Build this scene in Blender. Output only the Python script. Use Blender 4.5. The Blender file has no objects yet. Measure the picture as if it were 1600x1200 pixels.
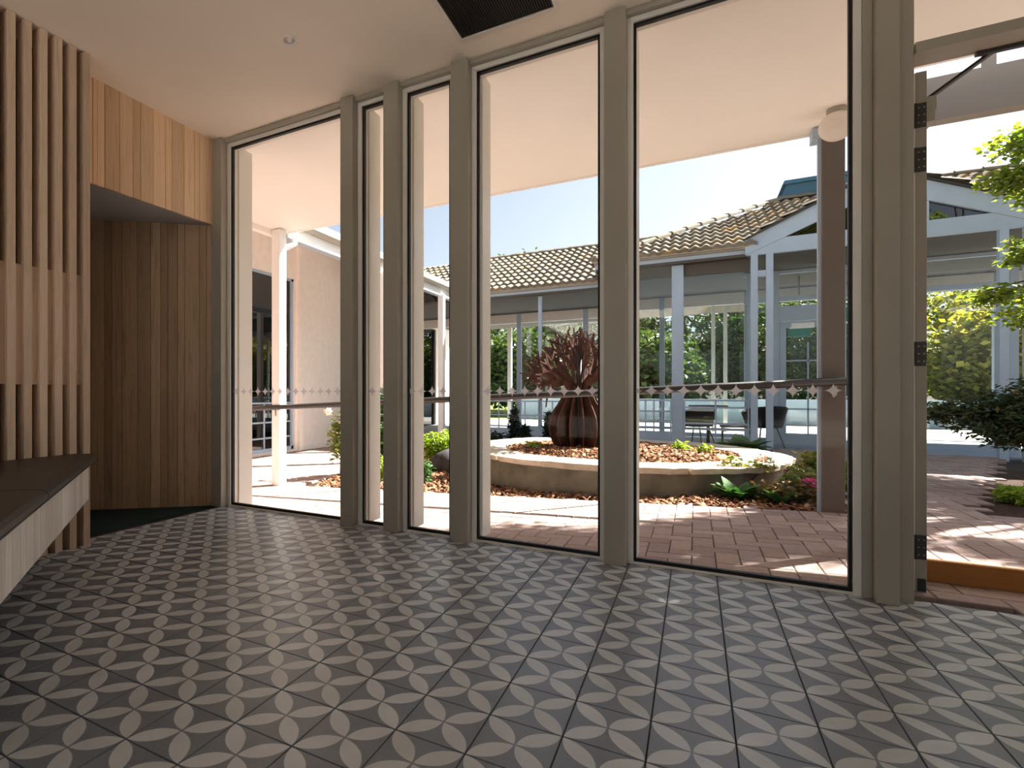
import bpy, math, random
import numpy as np
from mathutils import Vector, Matrix
random.seed(7); np.random.seed(7)
S = bpy.context.scene
COL = S.collection
PI = math.pi

# ------------------------------------------------------------------ camera, sky, sun, exposure
F, YAW, CX, CY, EYE = 860.59, .5319, 580.06, 613.56, .922
cam = bpy.data.cameras.new('camera'); camo = bpy.data.objects.new('camera', cam); COL.objects.link(camo)
camo.location = (0, 0, EYE); camo.rotation_euler = (PI/2, 0, YAW)
cam.sensor_width = 36; cam.lens = 36*F/1600
cam.shift_x = (800-CX)/1600; cam.shift_y = (CY-600)/1600
cam.clip_start = .05; cam.clip_end = 500
S.camera = camo
SUN_EL, SUN_AZ = math.radians(45.6), math.radians(45)
w = bpy.data.worlds.new('sky'); S.world = w; w.use_nodes = True
nt = w.node_tree; nt.nodes.clear()
sky = nt.nodes.new('ShaderNodeTexSky'); sky.sky_type = 'NISHITA'; sky.sun_disc = False
sky.sun_elevation = SUN_EL; sky.sun_rotation = PI/2-SUN_AZ; sky.air_density = 1.0; sky.dust_density = 2.2; sky.ozone_density = 1.0
bg = nt.nodes.new('ShaderNodeBackground'); bg.inputs[1].default_value = .088
out = nt.nodes.new('ShaderNodeOutputWorld')
hs = nt.nodes.new('ShaderNodeHueSaturation'); hs.inputs['Saturation'].default_value = .62
nt.links.new(sky.outputs[0], hs.inputs['Color']); nt.links.new(hs.outputs[0], bg.inputs[0]); nt.links.new(bg.outputs[0], out.inputs[0])
sl = bpy.data.lights.new('sun', 'SUN'); sl.energy = 11.5; sl.angle = math.radians(.6); sl.color = (1, .95, .87)
so = bpy.data.objects.new('sun', sl); COL.objects.link(so)
sdir = Vector((math.cos(SUN_EL)*math.cos(SUN_AZ), math.cos(SUN_EL)*math.sin(SUN_AZ), math.sin(SUN_EL)))
so.rotation_euler = (-sdir).to_track_quat('-Z', 'Y').to_euler(); so.location = (12, 12, 14)
vs = S.view_settings
vs.view_transform = 'Standard'; vs.look = 'None'; vs.gamma = 1; vs.use_curve_mapping = False
vs.exposure = 1.24
S.cycles.max_bounces = 20; S.cycles.diffuse_bounces = 12; S.cycles.glossy_bounces = 6; S.cycles.transparent_max_bounces = 24

def project(X, Y, Z):
    s, c = math.sin(YAW), math.cos(YAW)
    d = -s*X+c*Y; r = c*X+s*Y
    if d < .05: return None
    return CX+F*r/d, CY-F*(Z-EYE)/d, d
def in_frame(X, Y, Z, m=40):
    p = project(X, Y, Z)
    return p is not None and -m < p[0] < 1600+m and -m < p[1] < 1200+m

# ------------------------------------------------------------------ materials
MATS = {}
class N:
    def __init__(s, m): s.t = m.node_tree
    def __call__(s, typ, **kw):
        n = s.t.nodes.new(typ)
        for k, v in kw.items():
            if k.startswith('i_'):
                key = k[2:]; key = int(key) if key.isdigit() else key
                s.set(n, key, v)
            else: setattr(n, k, v)
        return n
    def set(s, n, key, v):
        if isinstance(v, bpy.types.NodeSocket): s.t.links.new(v, n.inputs[key])
        else: n.inputs[key].default_value = v
def new_mat(name):
    m = bpy.data.materials.new(name); m.use_nodes = True; m.node_tree.nodes.clear(); MATS[name] = m
    return m, N(m)
def rgba(c): return (c[0], c[1], c[2], 1)
def ramp(n, fac, stops, interp='LINEAR'):
    r = n('ShaderNodeValToRGB'); r.color_ramp.interpolation = interp
    e = r.color_ramp.elements
    while len(e) < len(stops): e.new(.5)
    for k, (p, c) in enumerate(stops): e[k].position = p; e[k].color = rgba(c)
    n.set(r, 0, fac); return r.outputs[0]
def finish(n, col, rough=.6, spec=.5, bump=None, bstr=.2, metallic=0, transl=None):
    b = n('ShaderNodeBsdfPrincipled'); n.set(b, 'Base Color', col); n.set(b, 'Roughness', rough); n.set(b, 'Specular IOR Level', spec); n.set(b, 'Metallic', metallic)
    if bump is not None:
        bp = n('ShaderNodeBump'); n.set(bp, 'Strength', bstr); n.set(bp, 'Height', bump); n.set(bp, 'Distance', .01); n.set(b, 'Normal', bp.outputs[0])
    o = n('ShaderNodeOutputMaterial'); sh = b.outputs[0]
    if transl is not None:
        t = n('ShaderNodeBsdfTranslucent'); n.set(t, 0, transl[0]); mx = n('ShaderNodeMixShader'); n.set(mx, 0, transl[1])
        n.set(mx, 1, sh); n.set(mx, 2, t.outputs[0]); sh = mx.outputs[0]
    n.set(o, 0, sh)
def rnd_any(n):
    a = n('ShaderNodeObjectInfo').outputs['Random']; g = n('ShaderNodeNewGeometry').outputs['Random Per Island']
    ad = n('ShaderNodeMath', operation='ADD', i_0=a, i_1=g).outputs[0]
    return n('ShaderNodeMath', operation='FRACT', i_0=ad).outputs[0]
def mixc(n, f, a, b, typ='MIX'):
    m = n('ShaderNodeMix', data_type='RGBA', blend_type=typ); n.set(m, 0, f)
    n.set(m, 6, rgba(a) if isinstance(a, tuple) else a); n.set(m, 7, rgba(b) if isinstance(b, tuple) else b); return m.outputs[2]
def noise(n, scale, detail=3, rough=.55, vec=None, dist=0):
    t = n('ShaderNodeTexNoise'); n.set(t, 'Scale', scale); n.set(t, 'Detail', detail); n.set(t, 'Roughness', rough); n.set(t, 'Distortion', dist)
    if vec is None: vec = n('ShaderNodeTexCoord').outputs['Object']
    n.set(t, 'Vector', vec); return t.outputs[0]
def plain(name, c, rough=.55, spec=.4, var=.08, scale=6, bump=0, metallic=0, pieces=0):
    m, n = new_mat(name)
    f = noise(n, scale, 4)
    lo = tuple(max(0, x*(1-var)) for x in c); hi = tuple(min(1, x*(1+var)) for x in c)
    col = ramp(n, f, [(.3, lo), (.7, hi)])
    if pieces:
        r = rnd_any(n); lo = (1-pieces,)*3; col = mixc(n, 1.0, col, ramp(n, r, [(0, lo), (1, (1, 1, 1))]), 'MULTIPLY')
    finish(n, col, rough, spec, noise(n, scale*8, 3) if bump else None, bump, metallic)
    return m
def leafmat(name, cols, tr=.35, rough=.45):
    m, n = new_mat(name); r = rnd_any(n)
    st = [(k/max(1, len(cols)-1), c) for k, c in enumerate(cols)]
    col = ramp(n, r, st)
    tc = mixc(n, 1.0, col, (1.5, 1.45, .6), 'MULTIPLY')
    finish(n, col, rough, .35, transl=(tc, tr)); return m

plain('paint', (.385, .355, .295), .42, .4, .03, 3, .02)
plain('brown_paint', (.13, .11, .095), .5, .35, .04, 3)
plain('beam_paint', (.27, .235, .20), .5, .3, .04, 3)
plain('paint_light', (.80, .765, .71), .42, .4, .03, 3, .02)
plain('ceiling_paint', (.95, .86, .75), .8, .2, .02, 2)
plain('wall_paint', (.62, .58, .53), .8, .2, .02, 2)
plain('soffit_paint', (.92, .89, .85), .7, .2, .015, 2)
plain('stucco', (.93, .865, .81), .85, .15, .04, 8, .08)
plain('shaded_white', (.41, .51, .64), .5, .35, .03, 4)  # white with the blue of open shade put into its colour
plain('white_gloss', (.86, .86, .86), .3, .5, .02, 4)
plain('gutter_paint', (.42, .38, .33), .5, .35, .06, 4)
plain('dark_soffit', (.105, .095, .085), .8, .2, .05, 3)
plain('rubber', (.012, .012, .013), .5, .3, .1)
plain('blackout', (.012, .010, .009), .9, .1, .1)
plain('niche_floor', (.014, .030, .028), .7, .2, .2, 20)
plain('vinyl', (.030, .024, .021), .42, .45, .15, 30, .05)
plain('steel', (.33, .32, .30), .35, .5, .05, 10, 0, .9)
plain('dark_steel', (.06, .055, .05), .45, .5, .1, 10, 0, .6)
plain('black_plastic', (.010, .010, .013), .6, .2, .1)
plain('rail_timber', (.030, .026, .025), .38, .5, .2, 12)
plain('render', (.20, .185, .14), .9, .15, .35, 4, .35)
plain('sandstone', (.62, .54, .42), .9, .15, .22, 7, .5, pieces=.2)
plain('corten', (.085, .034, .022), .75, .25, .45, 9, .3, pieces=.25)
plain('soil', (.055, .034, .024), .95, .1, .5, 25, .6)
plain('earth', (.10, .085, .06), .95, .1, .3, 5, .3)
plain('lawn', (.16, .22, .06), .9, .1, .3, 3, .4)
plain('pale_path', (.62, .60, .57), .9, .1, .08, 2)
plain('sand_joint', (.05, .040, .038), .95, .1, .3, 30)
plain('grout', (.035, .034, .034), .9, .15, .2, 30)
plain('bark', (.10, .075, .055), .9, .1, .4, 18, .6)
plain('boulder', (.055, .048, .052), .9, .2, .4, 6, .6)
plain('slab', (.26, .28, .30), .8, .2, .08, 4)
plain('blue_metal', (.045, .13, .20), .4, .5, .1, 4)
plain('green_sign', (.01, .26, .17), .5, .4, .05)
plain('yellow_paint', (.75, .55, .06), .5, .4, .05)
plain('downlight_white', (.8, .78, .75), .4, .4, .02)
plain('vent_metal', (.015, .016, .016), .5, .4, .1)
plain('grey_wood', (.16, .15, .14), .6, .3, .1)
leafmat('leaf_tree', [(.10, .17, .03), (.20, .28, .05), (.30, .34, .07), (.14, .20, .05)], .45)
leafmat('leaf_far', [(.03, .06, .02), (.07, .12, .03), (.12, .17, .05), (.05, .09, .03)], .3)
leafmat('leaf_far_yellow', [(.16, .19, .05), (.30, .30, .07), (.42, .36, .09), (.14, .18, .05)], .35)
leafmat('leaf_maple_dark', [(.025, .060, .032), (.045, .080, .040), (.065, .095, .045), (.12, .075, .035)], .25)
leafmat('leaf_hosta', [(.03, .10, .03), (.05, .14, .04), (.14, .24, .10)], .25, .3)
leafmat('leaf_shrub', [(.07, .13, .03), (.14, .21, .05), (.24, .27, .08), (.30, .20, .08)], .35)
leafmat('leaf_bright', [(.22, .34, .04), (.32, .42, .06), (.16, .26, .03)], .4)
leafmat('leaf_brown', [(.20, .12, .06), (.28, .18, .08), (.14, .13, .05), (.16, .08, .05)], .3)
leafmat('leaf_conifer', [(.010, .028, .020), (.018, .040, .026)], .1)
leafmat('petal_pink', [(.75, .10, .48), (.85, .22, .62), (.6, .06, .36)], .35)
leafmat('petal_pale', [(.85, .55, .60), (.9, .72, .74)], .35)

def mulch_mat():
    m, n = new_mat('mulch')
    r = rnd_any(n)
    finish(n, ramp(n, r, [(0, (.06, .026, .015)), (.4, (.19, .085, .045)), (.75, (.34, .18, .10)), (1, (.46, .30, .18))]), .9, .1)
mulch_mat()
def timber_mat(name, base, light, along=2):
    m, n = new_mat(name)
    tc = n('ShaderNodeTexCoord').outputs['Object']
    rr = rnd_any(n)
    cb = n('ShaderNodeCombineXYZ'); sc = n('ShaderNodeMath', operation='MULTIPLY', i_0=rr, i_1=37.0).outputs[0]
    n.set(cb, 0, sc); n.set(cb, 1, sc)
    ad = n('ShaderNodeVectorMath', operation='ADD'); n.set(ad, 0, tc); n.set(ad, 1, cb.outputs[0])
    mp = n('ShaderNodeMapping'); n.set(mp, 0, ad.outputs[0]); mp.inputs['Scale'].default_value = [1.1 if k == along else 22 for k in range(3)]
    g1 = noise(n, 1.6, 5, .6, mp.outputs[0], 1.6)
    mp2 = n('ShaderNodeMapping'); n.set(mp2, 0, ad.outputs[0]); mp2.inputs['Scale'].default_value = [2.2 if k == along else 130 for k in range(3)]
    g2 = noise(n, 1.0, 3, .6, mp2.outputs[0])
    col = ramp(n, g1, [(.33, base), (.5, light), (.68, tuple(.86*x for x in light))])
    col = mixc(n, .35, col, ramp(n, g2, [(.3, base), (.7, light)]))
    col = mixc(n, 1.0, col, ramp(n, rr, [(0, (.72, .68, .64)), (1, (1.08, 1.06, 1.04))]), 'MULTIPLY')
    finish(n, col, .5, .3, g2, .06)
timber_mat('oiled_timber', (.26, .10, .024), (.42, .18, .045), 0)
timber_mat('pine', (.74, .50, .31), (.94, .70, .48))
timber_mat('pine_shaded', (.34, .235, .155), (.56, .41, .275))  # niche boards: bulkhead wood with the recess shade mixed into its tones
timber_mat('slat_wood', (.60, .46, .35), (.80, .64, .50))
timber_mat('apron_wood', (.78, .74, .70), (.94, .91, .88))

def tile_mat():
    m, n = new_mat('encaustic_tile')
    uv = n('ShaderNodeUVMap').outputs[0]
    sx = n('ShaderNodeSeparateXYZ'); n.set(sx, 0, uv); u, v = sx.outputs[0], sx.outputs[1]
    tot = None
    for cx, cy in ((.5, 0), (.5, 1), (0, .5), (1, .5)):
        a = n('ShaderNodeMath', operation='SUBTRACT', i_0=u, i_1=cx).outputs[0]; b = n('ShaderNodeMath', operation='SUBTRACT', i_0=v, i_1=cy).outputs[0]
        a2 = n('ShaderNodeMath', operation='MULTIPLY', i_0=a, i_1=a).outputs[0]; b2 = n('ShaderNodeMath', operation='MULTIPLY_ADD', i_0=b, i_1=b, i_2=a2).outputs[0]
        d = n('ShaderNodeMath', operation='SQRT', i_0=b2).outputs[0]
        ins = n('ShaderNodeMapRange', interpolation_type='LINEAR'); n.set(ins, 0, d); n.set(ins, 1, .482); n.set(ins, 2, .490); n.set(ins, 3, 1.0); n.set(ins, 4, 0.0)
        tot = ins.outputs[0] if tot is None else n('ShaderNodeMath', operation='ADD', i_0=tot, i_1=ins.outputs[0]).outputs[0]
    f = n('ShaderNodeMath', operation='SUBTRACT', i_0=tot, i_1=1.0, use_clamp=True).outputs[0]
    rr = rnd_any(n)
    tc = n('ShaderNodeNewGeometry').outputs['Position']
    nz = noise(n, 9, 5, .6, tc); nz2 = noise(n, 2.2, 3, .5, tc)
    dark = ramp(n, nz, [(.3, (.148, .165, .190)), (.7, (.190, .208, .236))])
    light = ramp(n, nz, [(.3, (.49, .515, .545)), (.7, (.58, .605, .635))])
    light = mixc(n, 1.0, light, ramp(n, rr, [(0, (.92, .91, .86)), (1, (1.04, 1.03, 1.02))]), 'MULTIPLY')
    col = mixc(n, f, dark, light)
    col = mixc(n, 1.0, col, ramp(n, nz2, [(.3, (.9, .9, .9)), (.7, (1.06, 1.06, 1.06))]), 'MULTIPLY')
    rg = ramp(n, nz, [(.2, (.28, .28, .28)), (.8, (.40, .40, .40))])
    finish(n, col, rg, .5, nz, .03)
tile_mat()
def brick_mat():
    m, n = new_mat('paver')
    rr = rnd_any(n); tc = n('ShaderNodeNewGeometry').outputs['Position']
    nz = noise(n, 26, 5, .65, tc)
    a = ramp(n, rr, [(0, (.285, .215, .195)), (.35, (.345, .265, .24)), (.7, (.39, .30, .27)), (1, (.315, .25, .24))])
    col = mixc(n, 1.0, a, ramp(n, nz, [(.25, (.78, .76, .76)), (.75, (1.12, 1.1, 1.08))]), 'MULTIPLY')
    finish(n, col, .85, .2, nz, .25)
brick_mat()
def rooftile_mat():
    m, n = new_mat('roof_tile')
    rr = rnd_any(n); tc = n('ShaderNodeNewGeometry').outputs['Position']
    nz = noise(n, 7, 5, .65, tc); nl = noise(n, 2.4, 4, .7, tc)
    a = ramp(n, rr, [(0, (.17, .145, .115)), (.6, (.235, .21, .17)), (1, (.19, .16, .12))])
    col = mixc(n, 1.0, a, ramp(n, nz, [(.3, (.75, .73, .7)), (.7, (1.15, 1.15, 1.12))]), 'MULTIPLY')
    lf = ramp(n, nl, [(.56, (0, 0, 0)), (.66, (.7, .7, .7))])
    col = mixc(n, lf, col, (.40, .25, .09))
    finish(n, col, .85, .2, nz, .3)
rooftile_mat()
def perf_mat():
    m, n = new_mat('perforated_panel')
    tc = n('ShaderNodeNewGeometry').outputs['Position']
    vo = n('ShaderNodeTexVoronoi'); n.set(vo, 'Vector', tc); n.set(vo, 'Scale', 55.0); n.set(vo, 'Randomness', 0.0)
    col = ramp(n, vo.outputs['Distance'], [(.28, (.02, .02, .02)), (.36, (.36, .36, .37))])
    finish(n, col, .5, .4)
perf_mat()
def glass_mat(name, tint, refl):
    m, n = new_mat(name)
    lw = n('ShaderNodeLayerWeight'); lw.inputs[0].default_value = .5
    p = n('ShaderNodeMath', operation='POWER', i_0=lw.outputs['Facing'], i_1=4.0).outputs[0]
    f = n('ShaderNodeMath', operation='MULTIPLY_ADD', i_0=p, i_1=.40, i_2=refl).outputs[0]
    t = n('ShaderNodeBsdfTransparent'); n.set(t, 0, rgba(tint)); g = n('ShaderNodeBsdfGlossy'); n.set(g, 'Roughness', .01); n.set(g, 0, (1, 1, 1, 1))
    mx = n('ShaderNodeMixShader'); n.set(mx, 0, f); n.set(mx, 1, t.outputs[0]); n.set(mx, 2, g.outputs[0])
    o = n('ShaderNodeOutputMaterial'); n.set(o, 0, mx.outputs[0])
glass_mat('glass', (.985, .99, .985), .003)
glass_mat('glass_far', (.90, .93, .93), .025)
glass_mat('glass_dark', (.10, .11, .13), .10)
def frosted():
    m, n = new_mat('frosted_film')
    d = n('ShaderNodeBsdfDiffuse'); n.set(d, 0, (.80, .78, .80, 1)); t = n('ShaderNodeBsdfTranslucent'); n.set(t, 0, (.80, .78, .80, 1))
    a = n('ShaderNodeMixShader'); n.set(a, 0, .6); n.set(a, 1, d.outputs[0]); n.set(a, 2, t.outputs[0])
    tr = n('ShaderNodeBsdfTransparent'); b = n('ShaderNodeMixShader'); n.set(b, 0, .25); n.set(b, 1, a.outputs[0]); n.set(b, 2, tr.outputs[0])
    o = n('ShaderNodeOutputMaterial'); n.set(o, 0, b.outputs[0])
frosted()
def globe_mat():
    m, n = new_mat('opal_glass')
    finish(n, (.88, .83, .78, 1), .35, .5, transl=((.9, .85, .8, 1), .4))
globe_mat()

# ------------------------------------------------------------------ mesh helpers
ORG = {}
XF = [1.0, 0.0]                                 # drawing scale and level of the building being built
def org(o): return ORG.get(o.name, Vector((0, 0, 0))) if o else Vector((0, 0, 0))
def link_obj(name, data, parent=None, loc_world=None):
    o = bpy.data.objects.new(name, data); COL.objects.link(o)
    if parent: o.parent = parent
    wl = Vector(loc_world) if loc_world is not None else org(parent)
    o.location = wl-org(parent); ORG[o.name] = wl
    return o
def tag(o, label=None, cat=None, group=None, kind=None):
    if label: o['label'] = label
    if cat: o['category'] = cat
    if group: o['group'] = group
    if kind: o['kind'] = kind
    return o
def thing(name, label, cat, loc, group=None, kind=None):
    o = link_obj(name, None, None, loc); o.empty_display_size = .1
    return tag(o, label, cat, group, kind)
class MB:
    def __init__(s): s.v = []; s.f = []
    def add(s, v, f):
        b = len(s.v); s.v += [tuple(p) for p in v]; s.f += [tuple(b+i for i in q) for q in f]; return s
    def box(s, x0, x1, y0, y1, z0, z1, M=None):
        v = [Vector((x, y, z)) for z in (z0, z1) for y in (y0, y1) for x in (x0, x1)]
        if M: v = [M@p for p in v]
        return s.add(v, [(0, 2, 3, 1), (4, 5, 7, 6), (0, 1, 5, 4), (2, 6, 7, 3), (0, 4, 6, 2), (1, 3, 7, 5)])
    def bar(s, a, b, w, h):                      # box beam from a to b, width w (horizontal), depth h
        a, b = Vector(a), Vector(b); d = (b-a).normalized(); up = Vector((0, 0, 1))
        if abs(d.z) > .95: up = Vector((0, 1, 0))
        sx = d.cross(up).normalized(); uz = sx.cross(d)
        v = [p+sx*i*w/2+uz*j*h/2 for p in (a, b) for j in (-1, 1) for i in (-1, 1)]
        return s.add(v, [(0, 1, 3, 2), (4, 6, 7, 5), (0, 4, 5, 1), (2, 3, 7, 6), (0, 2, 6, 4), (1, 5, 7, 3)])
    def ext(s, poly, vec):
        n = len(poly); vec = Vector(vec); p = [Vector(q) for q in poly]
        nrm = Vector((0, 0, 0))
        for i in range(n): nrm += p[i].cross(p[(i+1) % n])
        if nrm.dot(vec) > 0: p = p[::-1]
        v = p+[q+vec for q in p]
        f = [tuple(range(n)), tuple(range(2*n-1, n-1, -1))]+[(i, i+n, (i+1) % n+n, (i+1) % n) for i in range(n)]
        return s.add(v, f)
    def tube(s, pts, r, n=8, cap=True):
        pts = [Vector(p) for p in pts]; rs = r if isinstance(r, (list, tuple)) else [r]*len(pts)
        b = len(s.v); prev = None
        for i, p in enumerate(pts):
            d = (pts[min(i+1, len(pts)-1)]-pts[max(i-1, 0)]).normalized()
            if prev is None:
                a = d.orthogonal().normalized()
            else:
                a = (prev-d*prev.dot(d)).normalized()
            prev = a; c = d.cross(a)
            for k in range(n):
                t = 2*PI*k/n; s.v.append(tuple(p+(a*math.cos(t)+c*math.sin(t))*rs[i]))
        for i in range(len(pts)-1):
            for k in range(n):
                s.f.append((b+i*n+k, b+i*n+(k+1) % n, b+(i+1)*n+(k+1) % n, b+(i+1)*n+k))
        if cap:
            s.f.append(tuple(b+k for k in range(n-1, -1, -1))); s.f.append(tuple(b+(len(pts)-1)*n+k for k in range(n)))
        return s
    def lathe(s, prof, c, n=24):
        b = len(s.v)
        for r, z in prof:
            for k in range(n):
                t = 2*PI*k/n; s.v.append((c[0]+r*math.cos(t), c[1]+r*math.sin(t), c[2]+z))
        m = len(prof)
        for i in range(m-1):
            for k in range(n): s.f.append((b+i*n+k, b+i*n+(k+1) % n, b+(i+1)*n+(k+1) % n, b+(i+1)*n+k))
        s.f.append(tuple(b+k for k in range(n-1, -1, -1))); s.f.append(tuple(b+(m-1)*n+k for k in range(n)))
        return s
    def mesh(s, name, mat, o=Vector((0, 0, 0)), smooth=False):
        me = bpy.data.meshes.new(name); k, dz = XF; me.from_pydata([(p[0]*k-o[0], p[1]*k-o[1], p[2]*k+dz-o[2]) for p in s.v], [], s.f)
        me.materials.append(MATS[mat]); me.update()
        if smooth: me.polygons.foreach_set('use_smooth', [True]*len(me.polygons))
        return me
    def build(s, name, mat, parent=None, loc=None, smooth=False, bevel=0, auto=False):
        o_w = Vector(loc) if loc is not None else org(parent)
        o = link_obj(name, s.mesh(name, mat, o_w, smooth), parent, o_w)
        if bevel:
            b = o.modifiers.new('bevel', 'BEVEL'); b.width = bevel; b.segments = 2; b.limit_method = 'ANGLE'
        return o
def B(*a): return MB().box(*a)
def struct(o): return tag(o, kind='structure')
def box(name, mat, parent, dims, **k): return B(*dims).build(name, mat, parent, **k)
def copy_tree(o, parent=None, delta=(0, 0, 0), rotz=None):
    c = o.copy(); COL.objects.link(c)
    if parent: c.parent = parent
    ORG[c.name] = org(o)+Vector(delta)
    if not parent:
        c.location = o.location+Vector(delta)
        if rotz is not None: c.rotation_euler.z = rotz
    for ch in o.children: copy_tree(ch, c, delta)
    return c
def np_mesh(name, V, Fq, mat):
    me = bpy.data.meshes.new(name); V = np.asarray(V, dtype=np.float32); Fq = np.asarray(Fq, dtype=np.int32)
    nf, k = Fq.shape
    me.vertices.add(len(V)); me.vertices.foreach_set('co', V.ravel())
    me.loops.add(nf*k); me.loops.foreach_set('vertex_index', Fq.ravel())
    me.polygons.add(nf); me.polygons.foreach_set('loop_start', np.arange(0, nf*k, k, dtype=np.int32)); me.polygons.foreach_set('loop_total', np.full(nf, k, dtype=np.int32))
    me.materials.append(MATS[mat]); me.update(calc_edges=True); me.validate(); return me
def leaves_at(P, size, rng, aspect=.55, up=.5, fold=.12):
    """folded rhombus leaves at points P, random orientation biased so that faces look up by `up`"""
    n = len(P); nr = rng.normal(size=(n, 3)); nr[:, 2] = np.abs(nr[:, 2])+up*2; nr /= np.linalg.norm(nr, axis=1)[:, None]
    a = rng.normal(size=(n, 3)); a -= nr*(a*nr).sum(1)[:, None]; a /= np.linalg.norm(a, axis=1)[:, None]
    b = np.cross(nr, a); L = size*(.65+.7*rng.random(n))[:, None]
    v0 = P; v1 = P+a*L*.45+b*L*aspect*.5+nr*L*fold; v2 = P+a*L; v3 = P+a*L*.45-b*L*aspect*.5+nr*L*fold
    V = np.stack([v0, v1, v2, v3], 1).reshape(-1, 3)
    i = np.arange(n)[:, None]*4
    return V, np.concatenate([i+[[0, 1, 2]], i+[[0, 2, 3]]], 0)
def ell_points(blobs, n, rng, shell=.55):
    w_ = np.array([b[3] if len(b) > 3 else b[1][0]*b[1][1]*b[1][2] for b in blobs], float) if False else np.array([np.prod(b[1])**.8 for b in blobs]); w_ /= w_.sum()
    idx = rng.choice(len(blobs), n, p=w_)
    d = rng.normal(size=(n, 3)); d /= np.linalg.norm(d, axis=1)[:, None]
    r = shell+(1-shell)*rng.random(n); r *= 1-.18*rng.random(n)
    C = np.array([b[0] for b in blobs]); R = np.array([b[1] for b in blobs])
    return C[idx]+d*R[idx]*r[:, None]
def foliage(name, parent, blobs, n, size, mat, seed=1, aspect=.55, up=.5, shell=.55):
    rng = np.random.default_rng(seed); P = ell_points(blobs, n, rng, shell)
    V, Fq = leaves_at(P, size, rng, aspect, up); o_w = org(parent)
    return link_obj(name, np_mesh(name, V-np.array(o_w), Fq, mat), parent, o_w)

def gz(X):                                      # ramped paving level outside the glass
    return 0 if X >= .9 else max(-.262, .046*(X-.9))
SLOPE = math.atan(.046)

# ================================================================== INTERIOR SHELL
H = 2.975; YG = 3.297; XL = -3.38
floor = struct(box('floor', 'grout', None, (-5.2, 2.42, -3.0, 3.335, -.20, -.004)))
def tile_mesh():
    h, t, c = .0985, .010, .0015; m = MB()
    lo = [(-h, -h), (h, -h), (h, h), (-h, h)]; hi = [(-h+c, -h+c), (h-c, -h+c), (h-c, h-c), (-h+c, h-c)]
    v = [(x, y, -t) for x, y in lo]+[(x, y, -c) for x, y in lo]+[(x, y, 0) for x, y in hi]
    f = [(8, 9, 10, 11)]+[(i+4, (i+1) % 4+4, (i+1) % 4+8, i+8) for i in range(4)]+[(i, (i+1) % 4, (i+1) % 4+4, i+4) for i in range(4)]
    return v, f
def set_uv(me):                                  # UV of every tile runs 0..1 over its own square
    uv = me.uv_layers.new(name='UVMap')
    for p in me.polygons:
        for li in p.loop_indices:
            co = me.vertices[me.loops[li].vertex_index].co
            uv.data[li].uv = (co.x/.2+.5, co.y/.2+.5)
tv, tf = tile_mesh()
tme = MB().add(tv, tf).mesh('tile', 'encaustic_tile'); set_uv(tme)
spots = []
for i in range(-17, 13):
    for j in range(-24, 8):
        x, y = -.1075+.2*i+.1, 1.7332+.2*j+.1
        if x < XL+.06 or x > 2.36 or y < -2.9: continue
        p = project(x, y, 0)
        vis = p is not None and p[2] > .25 and -45 < p[0] < 1645 and p[1] < 1270
        spots.append((0 if vis else 1, p[2] if p else 99, x, y))
spots.sort()
rest = []
for k, (nv, d, x, y) in enumerate(spots):
    if nv == 0 and k < 300:
        o = bpy.data.objects.new('tile', tme); COL.objects.link(o); o.parent = floor; o.location = (x, y, 0)
    else: rest.append((x, y))
bm = MB()
for x, y in rest: bm.add([(a+x, b+y, c) for a, b, c in tv], tf)
ro = bm.build('tile', 'encaustic_tile', floor); tag(ro, kind='stuff')
uv = ro.data.uv_layers.new(name='UVMap')
for p in ro.data.polygons:
    k = p.index//len(tf); x, y = rest[k]
    for li in p.loop_indices:
        co = ro.data.vertices[ro.data.loops[li].vertex_index].co; uv.data[li].uv = ((co.x-x)/.2+.5, (co.y-y)/.2+.5)

ceiling = struct(box('ceiling', 'ceiling_paint', None, (-5.2, 2.42, -3.1, 3.40, H, H+.15)))
struct(box('wall_right', 'wall_paint', None, (2.42, 2.6, -3.1, 3.40, -.2, H)))
wf = MB().box(1.86, 2.42, 3.22, 3.40, -.2, H); struct(wf.build('wall_front', 'wall_paint'))
wb = MB()                                        # unseen wall behind the camera, two wide windows added for daylight fill
for x0, x1, z0, z1 in ((-5.2, 2.42, -.2, .12), (-5.2, 2.42, 2.6, H), (-5.2, -3.1, .12, 2.6), (-.6, -.4, .12, 2.6), (2.1, 2.42, .12, 2.6)): wb.box(x0, x1, -3.1, -3.0, z0, z1)
struct(wb.build('wall_back', 'wall_paint'))
for k, (x0, x1) in enumerate(((-3.1, -.6), (-.4, 2.1))):
    fr = MB()
    for a in ((x0, x1, .12, .18), (x0, x1, 2.54, 2.60), (x0, x0+.06, .18, 2.54), (x1-.06, x1, .18, 2.54), ((x0+x1)/2-.03, (x0+x1)/2+.03, .18, 2.54)): fr.box(a[0], a[1], -3.09, -3.01, a[2], a[3])
    wn = struct(fr.build('window_%d' % (7+k), 'paint'))
    box('pane', 'glass', wn, (x0+.06, (x0+x1)/2-.03, -3.055, -3.047, .18, 2.54)); box('pane', 'glass', wn, ((x0+x1)/2+.03, x1-.06, -3.055, -3.047, .18, 2.54))

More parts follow.
